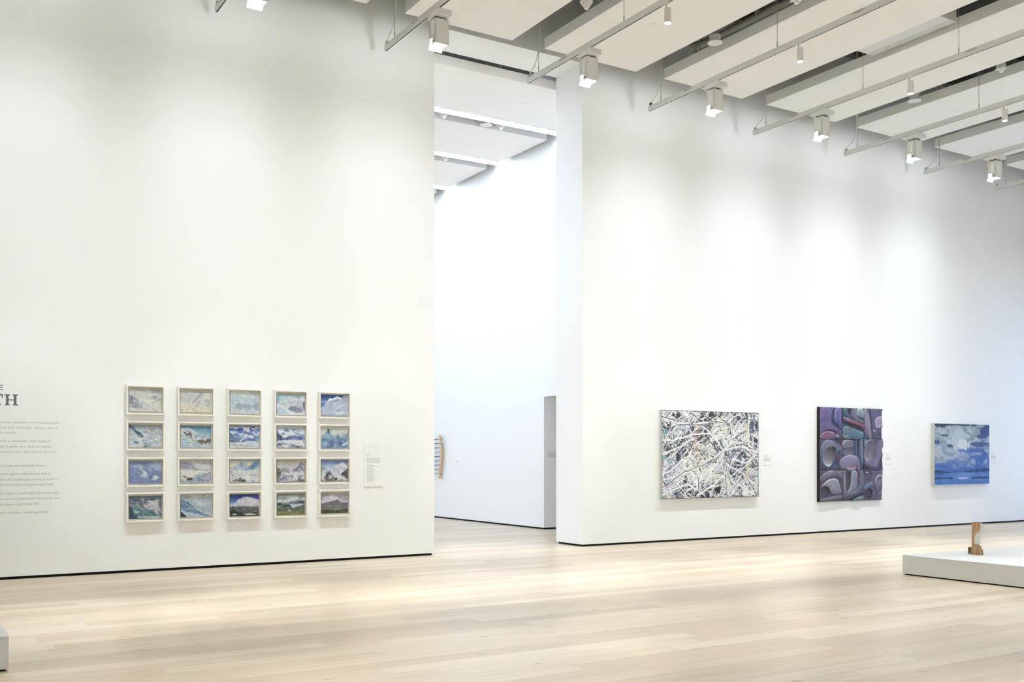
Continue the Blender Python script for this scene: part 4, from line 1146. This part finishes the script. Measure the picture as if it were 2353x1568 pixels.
# column two, top
shape([(500, 155), (778, 165), (778, 575), (500, 575)], '4b5570', .032, rnd=0)
shape([(505, 160), (555, 160), (560, 235), (615, 305), (505, 265)], '4d7484', .044, '3c5a6c')
shape([(560, 165), (612, 165), (600, 260), (560, 230)], '3a2f52', .022)
shape([(615, 165), (680, 168), (672, 260), (700, 300), (778, 330), (778, 390), (600, 310)], '777a94', .05, '6a6280')
shape([(685, 168), (778, 172), (778, 325), (690, 280), (678, 250)], '9aaab4', .054, '6f8090', 'c3d0d6')
shape([(500, 270), (778, 380), (778, 430), (500, 325)], '8a6f9a', .046, '9a4a56', None, gdir=(1, .2))
shape([(500, 325), (778, 430), (800, 500), (640, 430), (500, 380)], '2c2432', .018)
shape([(500, 390), (640, 440), (760, 490), (778, 520), (740, 575), (500, 575)], '55808f', .048, '4d6a80', '90b4bd')
shape([(505, 520), (575, 500), (560, 545), (505, 545)], '3d6074', .036, None, 'b9d4da')
shape([(565, 435), (610, 435), (610, 455), (565, 455)], 'a24e3c', .05)
# column three, top
shape([(780, 170), (1040, 178), (1040, 575), (780, 575)], '5a5674', .034, '4a4562', rnd=0)
shape([(782, 180), (820, 180), (880, 350), (885, 575), (860, 575), (830, 440), (782, 330)], '8a8296', .05, '7a7088', 'b8b4c4')
shape([(782, 335), (830, 450), (850, 575), (810, 520), (782, 460)], '7d6a96', .044, '6a587e')
shape([(840, 180), (875, 180), (905, 480), (890, 575)], '3f3a58', .024)
shape([(940, 300), (1035, 260), (1040, 395), (960, 430), (935, 390)], '9a8a9e', .028, '8a7a98', 'd5cfdc')
shape([(905, 470), (935, 445), (945, 490), (920, 500)], '6a6484', .052, None, 'c6b4d4')
shape([(950, 500), (1030, 465), (1035, 575), (950, 575)], '4e4660', .024)
# column one, middle
shape([(205, 575), (500, 575), (500, 990), (205, 990)], '544d6a', .032, '47415c', rnd=0)
shape([(380, 578), (500, 578), (500, 670)], '4a3430', .02, rnd=0)
shape([(215, 720), (265, 610), (330, 578), (500, 690), (480, 735), (420, 760), (380, 900), (330, 960), (260, 930), (218, 830)], '74788f', .05, '4e6a94', '9fa8ba', gdir=(.4, 1))
shape([(245, 810), (285, 700), (350, 660), (415, 710), (400, 810), (345, 945), (290, 930), (250, 870)], '4a4048', .02, 'a39aa6', 'dfe4ea', gdir=(-.1, 1))
shape([(215, 900), (245, 960), (245, 990), (205, 990)], '2c3f7a', .04); shape([(350, 960), (400, 830), (430, 990), (340, 990)], '3b5a96', .042, '544a70')
shape([(430, 760), (500, 730), (500, 880), (450, 880), (400, 950)], '5d4c70', .044, '4a3e58')
# column two, middle
shape([(502, 578), (775, 578), (775, 990), (502, 990)], '4a4a66', .032, rnd=0)
shape([(506, 590), (640, 585), (645, 680), (560, 685), (506, 700)], '7a7488', .048, '6a6478', 'd5d8de')
shape([(506, 710), (570, 690), (635, 690), (640, 790), (560, 810), (506, 760)], '5d5a66', .024, '6e6a74')
shape([(655, 578), (690, 578), (685, 800), (660, 790)], '43587e', .046); shape([(692, 578), (715, 578), (715, 800), (695, 790)], '23253f', .02)
shape([(720, 578), (775, 578), (775, 990), (725, 900)], '667a92', .05, '5a6a84')
shape([(450, 880), (520, 810), (620, 785), (700, 820), (730, 900), (725, 990), (690, 990), (680, 930), (630, 900), (570, 930), (520, 985), (480, 950)], '8a80a2', .052, '74688e', 'b4aac6')
shape([(540, 985), (580, 925), (640, 905), (680, 935), (675, 990)], '6a5570', .026, '9a8090', 'c3b6cc')
# column three, middle
shape([(778, 578), (1040, 580), (1040, 990), (778, 990)], '544a68', .034, rnd=0)
shape([(780, 580), (815, 580), (785, 700)], '5a93a0', .046)
shape([(815, 585), (960, 585), (930, 760), (880, 885), (778, 860), (790, 700)], '5a4c5e', .026, '8a8290', 'dcdfe4')
shape([(960, 590), (1040, 590), (1035, 680), (990, 860), (940, 980), (778, 920), (778, 880), (880, 890), (935, 770)], '77688c', .05, '6a6a88', None)
shape([(1000, 870), (1035, 760), (1040, 900), (1000, 990), (960, 985)], '3c2f4e', .022)
shape([(778, 940), (860, 975), (778, 988)], '1f2338', .016, rnd=0)
# column one, bottom
shape([(205, 992), (500, 992), (500, 1410), (205, 1410)], '544a5e', .032, rnd=0)
shape([(210, 1080), (330, 995), (470, 995), (500, 1090), (480, 1110), (440, 1060), (340, 1070), (215, 1160)], '7a7084', .05, '6a6284', 'a8a2b4')
shape([(215, 1230), (300, 1130), (380, 1100), (440, 1120), (470, 1230), (490, 1310), (370, 1310), (330, 1220), (280, 1195)], '8f90a2', .052, '77788c', 'dbe0e8')
shape([(215, 1240), (290, 1195), (330, 1230), (350, 1330), (215, 1380)], '45384a', .02, '4e4052')
shape([(215, 1385), (350, 1345), (490, 1320), (500, 1370), (300, 1410), (215, 1410)], '7a7288', .046)
shape([(470, 1010), (500, 1000), (500, 1070), (480, 1050)], '3a344a', .024, None, 'c9cdd8')
# column two, bottom
shape([(502, 992), (775, 992), (775, 1405), (502, 1410)], '5a5268', .034, rnd=0)
shape([(510, 1000), (535, 1000), (545, 1320), (510, 1400)], '8a7f92', .05)
shape([(540, 1000), (610, 998), (612, 1200), (545, 1290)], '3e3238', .02, '5a4a52')
shape([(615, 998), (690, 998), (690, 1180), (650, 1260), (560, 1300), (540, 1310), (612, 1220)], '7d88a0', .05, '6a6c86', 'b4bccb')
shape([(695, 998), (722, 998), (725, 1200), (700, 1210)], '6a2f3c', .03); shape([(730, 998), (775, 998), (775, 1270), (520, 1370), (560, 1305), (700, 1240)], '757088', .05, '606a82')
shape([(540, 1405), (775, 1285), (775, 1310), (620, 1405)], '14161c', .014, rnd=0)
shape([(600, 1405), (775, 1315), (775, 1400)], '5a7f8a', .044); shape([(695, 1395), (705, 1350), (740, 1355), (750, 1395)], '9fb4ba', .05, '7a3a3a')
# column three, bottom
shape([(778, 992), (1040, 988), (1035, 1388), (778, 1400)], '5c5470', .036, rnd=0)
shape([(785, 998), (890, 998), (880, 1130), (785, 1180)], '4e3e54', .024, '5a4860')
shape([(808, 1025), (820, 1008), (838, 1020), (830, 1040)], 'd8dce2', .05)
shape([(780, 1200), (890, 1140), (895, 1190), (780, 1260)], '6f90b0', .05, '5a7096', 'b4cbdc')
shape([(780, 1280), (890, 1215), (895, 1390), (780, 1398)], '42303e', .02)
shape([(930, 1110), (970, 1050), (1025, 1055), (1035, 1200), (1020, 1300), (960, 1320), (935, 1240)], '756a84', .05, '6a6080', 'd3d6de')
shape([(945, 1130), (985, 1085), (1025, 1110), (1030, 1220), (1000, 1290), (955, 1270)], '8a929a', .028, '4e3f5c')
C = C * .8 + C.mean(-1, keepdims=True) * .2
C = np.clip(C * (0.80 + 0.22 * nA[..., None]) + (nB[..., None] - .5) * .07, 0, 1)
ucut, vcut = (0, 77, 148, NC - 1), (0, 85, 168, NR - 1)
uu = np.linspace(0, 1, NC)
jag = np.interp(np.linspace(0, 1, NR), [0, .03, .12, .19, .21, .32, .335, .42, .45, .5, .56, .665, .8, .92, .94, 1], [0, .014, .018, .002, .02, .018, .0, .0, .016, .004, .016, .0, .004, .008, .014, .012])
for r in range(3):
    for c in range(3):
        ra, rb, ca_, cb_ = vcut[r], vcut[r + 1], ucut[c], ucut[c + 1]
        sl = (slice(ra, rb + 1), slice(ca_, cb_ + 1))
        G = np.zeros((rb - ra + 1, cb_ - ca_ + 1, 3))
        us = U[sl].copy()
        if c == 2:
            fr_ = (us - us[0, 0]) / (us[0, -1] - us[0, 0])
            us = us - fr_ * jag[ra:rb + 1, None]
        shrink = .0012
        us = np.clip(us, us[0, 0] + (shrink if c else 0), None)
        G[..., 0] = cx0 + us * (cx1 - cx0)
        G[..., 1] = D - 0.012 - hgt[sl] - 0.004 * ((r + 2 * c) % 3 - 1)
        G[..., 2] = cz1 - V[sl] * (cz1 - cz0)
        if r: G[0, :, 2] -= .0015
        if c: G[:, 0, 0] += .0015
        grid_mesh('carved_section', G, C[sl], M['carve'], t, close=D - 0.006)
MB().box(cx0 - 0.004, cx0 + 0.01, D - 0.058, D - 0.001, cz0, cz1).box(cx0 + 0.01, cx1 - 0.06, D - 0.008, D - 0.001, cz0 + 0.01, cz1 - 0.01).build('backing_edge', M['slot'], t)

# ------------------------------------------------------------------ labels beside the works
def rows_of(mb, x0, x1, z, hgt_, y, seed):
    r = random.Random(seed)
    x = x0
    while x < x1:
        w_ = r.uniform(.012, .035)
        mb.box(x, min(x + w_, x1), y - 0.0004, y, z - hgt_, z)
        x += w_ + .005
t = thing('info_panel', (5.954, D, 1.053), 'tall pale info panel with a small grid diagram beside the mountain paintings', 'label')
MB().box(5.945, 6.243, D - 0.006, D, 1.06, 1.69).build('card', M['card'], t)
MB().box(5.945, 6.243, D - 0.007, D, 1.053, 1.06).build('lower_edge', M['edge'], t)
mb = MB()
y = D - 0.006
for i in range(5):
    mb.box(5.975 + i * .047, 5.977 + i * .047, y - .0004, y, 1.545, 1.675)
for j in range(4):
    mb.box(5.968, 6.205, y - .0004, y, 1.548 + j * .041, 1.550 + j * .041)
mb.build('diagram', M['print'], t)['kind'] = 'stuff'
mb = MB()
rows_of(mb, 5.972, 6.04, 1.525, .006, y, 1); rows_of(mb, 5.972, 6.02, 1.511, .006, y, 2)
for i in range(6): rows_of(mb, 5.972, 6.19 + .012 * (i % 2), 1.478 - i * .0135, .006, y, 10 + i)
for i in range(21): rows_of(mb, 5.985, 6.07 + (.09 if i % 7 in (1, 2, 6) else .035) * ((i * 7) % 5 + 1) / 5, 1.382 - i * .0125, .0055, y, 40 + i)
mb.build('print_lines', M['print_dark'], t)['kind'] = 'stuff'
def small_label(x0, x1, z0, z1, label, seed, gap=True):
    t = thing('wall_label', (x0, D, z0), label, 'label', 'small wall labels')
    MB().box(x0, x1, D - 0.004, D, z0, z1).build('card', M['card'], t)
    MB().box(x0, x1, D - 0.005, D, z0 - 0.006, z0).build('lower_edge', M['edge'], t)
    mb = MB()
    h_ = z1 - z0
    rows_of(mb, x0 + .012, x0 + (x1 - x0) * .5, z1 - h_ * .08, .008, D - .004, seed)
    rows_of(mb, x0 + .012, x0 + (x1 - x0) * .6, z1 - h_ * .16, .008, D - .004, seed + 1)
    for i in range(5):
        rows_of(mb, x0 + .012, x1 - .015 - .01 * (i % 2), z1 - h_ * (.32 + .07 * i), .007, D - .004, seed + 2 + i)
    mb.build('print_lines', M['print_dark'], t)['kind'] = 'stuff'
small_label(14.017, 14.215, 1.335, 1.535, 'small white wall label beside the snowy branch painting', 100)
small_label(17.50, 17.66, 1.34, 1.565, 'small white wall label beside the purple carved panel', 120)
small_label(21.085, 21.285, 1.36, 1.585, 'small white wall label beside the lake painting', 140)
t = thing('wall_label', (X2, 21.11, 1.33), 'tiny white wall label beside the twig ladder', 'label', 'small wall labels')
MB().box(X2 - 0.004, X2, 21.05, 21.16, 1.33, 1.41).build('card', M['card'], t)
mb = MB()
for i in range(4):
    mb.box(X2 - 0.0045, X2 - 0.004, 21.065, 21.14 - .01 * (i % 2), 1.395 - i * .016, 1.401 - i * .016)
mb.build('print_lines', M['print_dark'], t)['kind'] = 'stuff'
t = thing('wall_label', (11.6, DY1, 1.48), 'wide grey notice plate on the shaded doorway side of the room beyond', 'label')
MB().box(11.60, 11.95, DY1 - 0.006, DY1, 1.475, 1.62).build('card', mat('notice_plate', 'e4e5e1', .6, .2), t)
mb = MB()
rows_of(mb, 11.63, 11.80, 1.532, .009, DY1 - .006, 7); rows_of(mb, 11.612, 11.93, 1.494, .008, DY1 - .006, 8)
mb.build('print_lines', M['print_dark'], t)['kind'] = 'stuff'

# ------------------------------------------------------------------ wall text
t = thing('wall_text', (1.0, D, 0.8), 'grey vinyl wall text with large serif title letters beside the small paintings', 'wall text')
YT_ = D - 0.0012
def slab_T(x0, x1, z0, z1, mb):
    s, st = .016, .036
    c = (x0 + x1) / 2
    mb.box(x0, x1, YT_, D, z1 - s, z1).box(x0, x0 + .012, YT_, D, z1 - .045, z1 - s).box(x1 - .012, x1, YT_, D, z1 - .045, z1 - s)
    mb.box(c - st / 2, c + st / 2, YT_, D, z0 + s, z1 - s).box(c - .042, c + .042, YT_, D, z0, z0 + s)
def slab_H(x0, x1, z0, z1, mb):
    s, st = .014, .028
    for a in (x0 + .012, x1 - .012 - st):
        mb.box(a, a + st, YT_, D, z0 + s, z1 - s)
        mb.box(a - .015, a + st + .015, YT_, D, z0, z0 + s).box(a - .015, a + st + .015, YT_, D, z1 - s, z1)
    mb.box(x0 + .012 + st, x1 - .012 - st, YT_, D, (z0 + z1) / 2 - .006, (z0 + z1) / 2 + .006)
m1 = MB(); slab_T(1.09, 1.218, 2.122, 2.256, m1); slab_H(1.239, 1.378, 2.122, 2.256, m1)
m1.build('title_letters', M['ink'], t)
MB().box(1.176, 1.184, YT_, D, 2.306, 2.369).box(1.184, 1.222, YT_, D, 2.306, 2.314).box(1.184, 1.222, YT_, D, 2.361, 2.369).box(1.184, 1.216, YT_, D, 2.335, 2.343).build('title_letter', M['ink'], t)
LINES = [('has been idealized and romanticized', 's been idealized and romanticized', 1.842, 1.915), ('wilderness and a frontier, where nature', 'ness and a frontier, where nature', 1.824, 1.851), ('and remote.', 'd remote.', 1.366, 1.788),
         ('North is entwined with cultural', 'orth is entwined with cultural', 1.743, 1.687), ('spirituality, and diverse human', 'pirituality, and diverse human', 1.763, 1.620), ('environment rich with layers of local', 'ronment rich with layers of local', 1.799, 1.555),
         ('the inside and outside views.', 'e inside and outside views.', 1.69, 1.385), ('encounters global awareness and a', 'eters global awareness and a', 1.738, 1.285), ('ent, the landscape of the North is', 'ent, the landscape of the North is', 1.83, 1.216),
         ('conflicted, both romantic and real.', 'flicted, both romantic and real.', 1.785, 1.152), ('North depict awe-inspiring views and', 'th depict awe-inspiring views and', 1.837, 1.048), ('questions about contemporary issues, and', 'ns about contemporary issues, and', 1.857, .983),
         ('landscape might look like.', 'dscape might look like.', 1.63, .914), ('heart of place, revealing many', 'art of place, revealing many', 1.718, .813)]
def text_mesh(s):
    cu = bpy.data.curves.new('tmp_text', 'FONT')
    cu.body = s
    cu.size = 1.0
    cu.resolution_u = 3
    o = bpy.data.objects.new('tmp_text', cu)
    col.objects.link(o)
    dg = bpy.context.evaluated_depsgraph_get()
    me = bpy.data.meshes.new_from_object(o.evaluated_get(dg))
    bpy.data.objects.remove(o)
    bpy.data.curves.remove(cu)
    return me
ws = []
metr = []
for full, vis, xr, zc in LINES:
    mv = text_mesh(vis)
    w_ = max(v.co.x for v in mv.vertices) - min(v.co.x for v in mv.vertices)
    metr.append(w_); ws.append((xr - 1.187) / w_)
    bpy.data.meshes.remove(mv)
sx = float(np.median(ws))
szz = sx * 0.92
for (full, vis, xr, zc) in LINES:
    me = text_mesh(full)
    mxx = max(v.co.x for v in me.vertices)
    for v in me.vertices:
        x_, y_ = v.co.x, v.co.y
        v.co = (xr + (x_ - mxx) * sx - 1.0, -0.001, zc + (y_ - 0.27) * szz - 0.8)
    me.name = 'text_line'
    me.materials.clear()
    me.materials.append(M['ink_pale'])
    o = bpy.data.objects.new('text_line', me)
    col.objects.link(o)
    o.parent = t

for o in scene.objects:
    if '_o' in o: del o['_o']
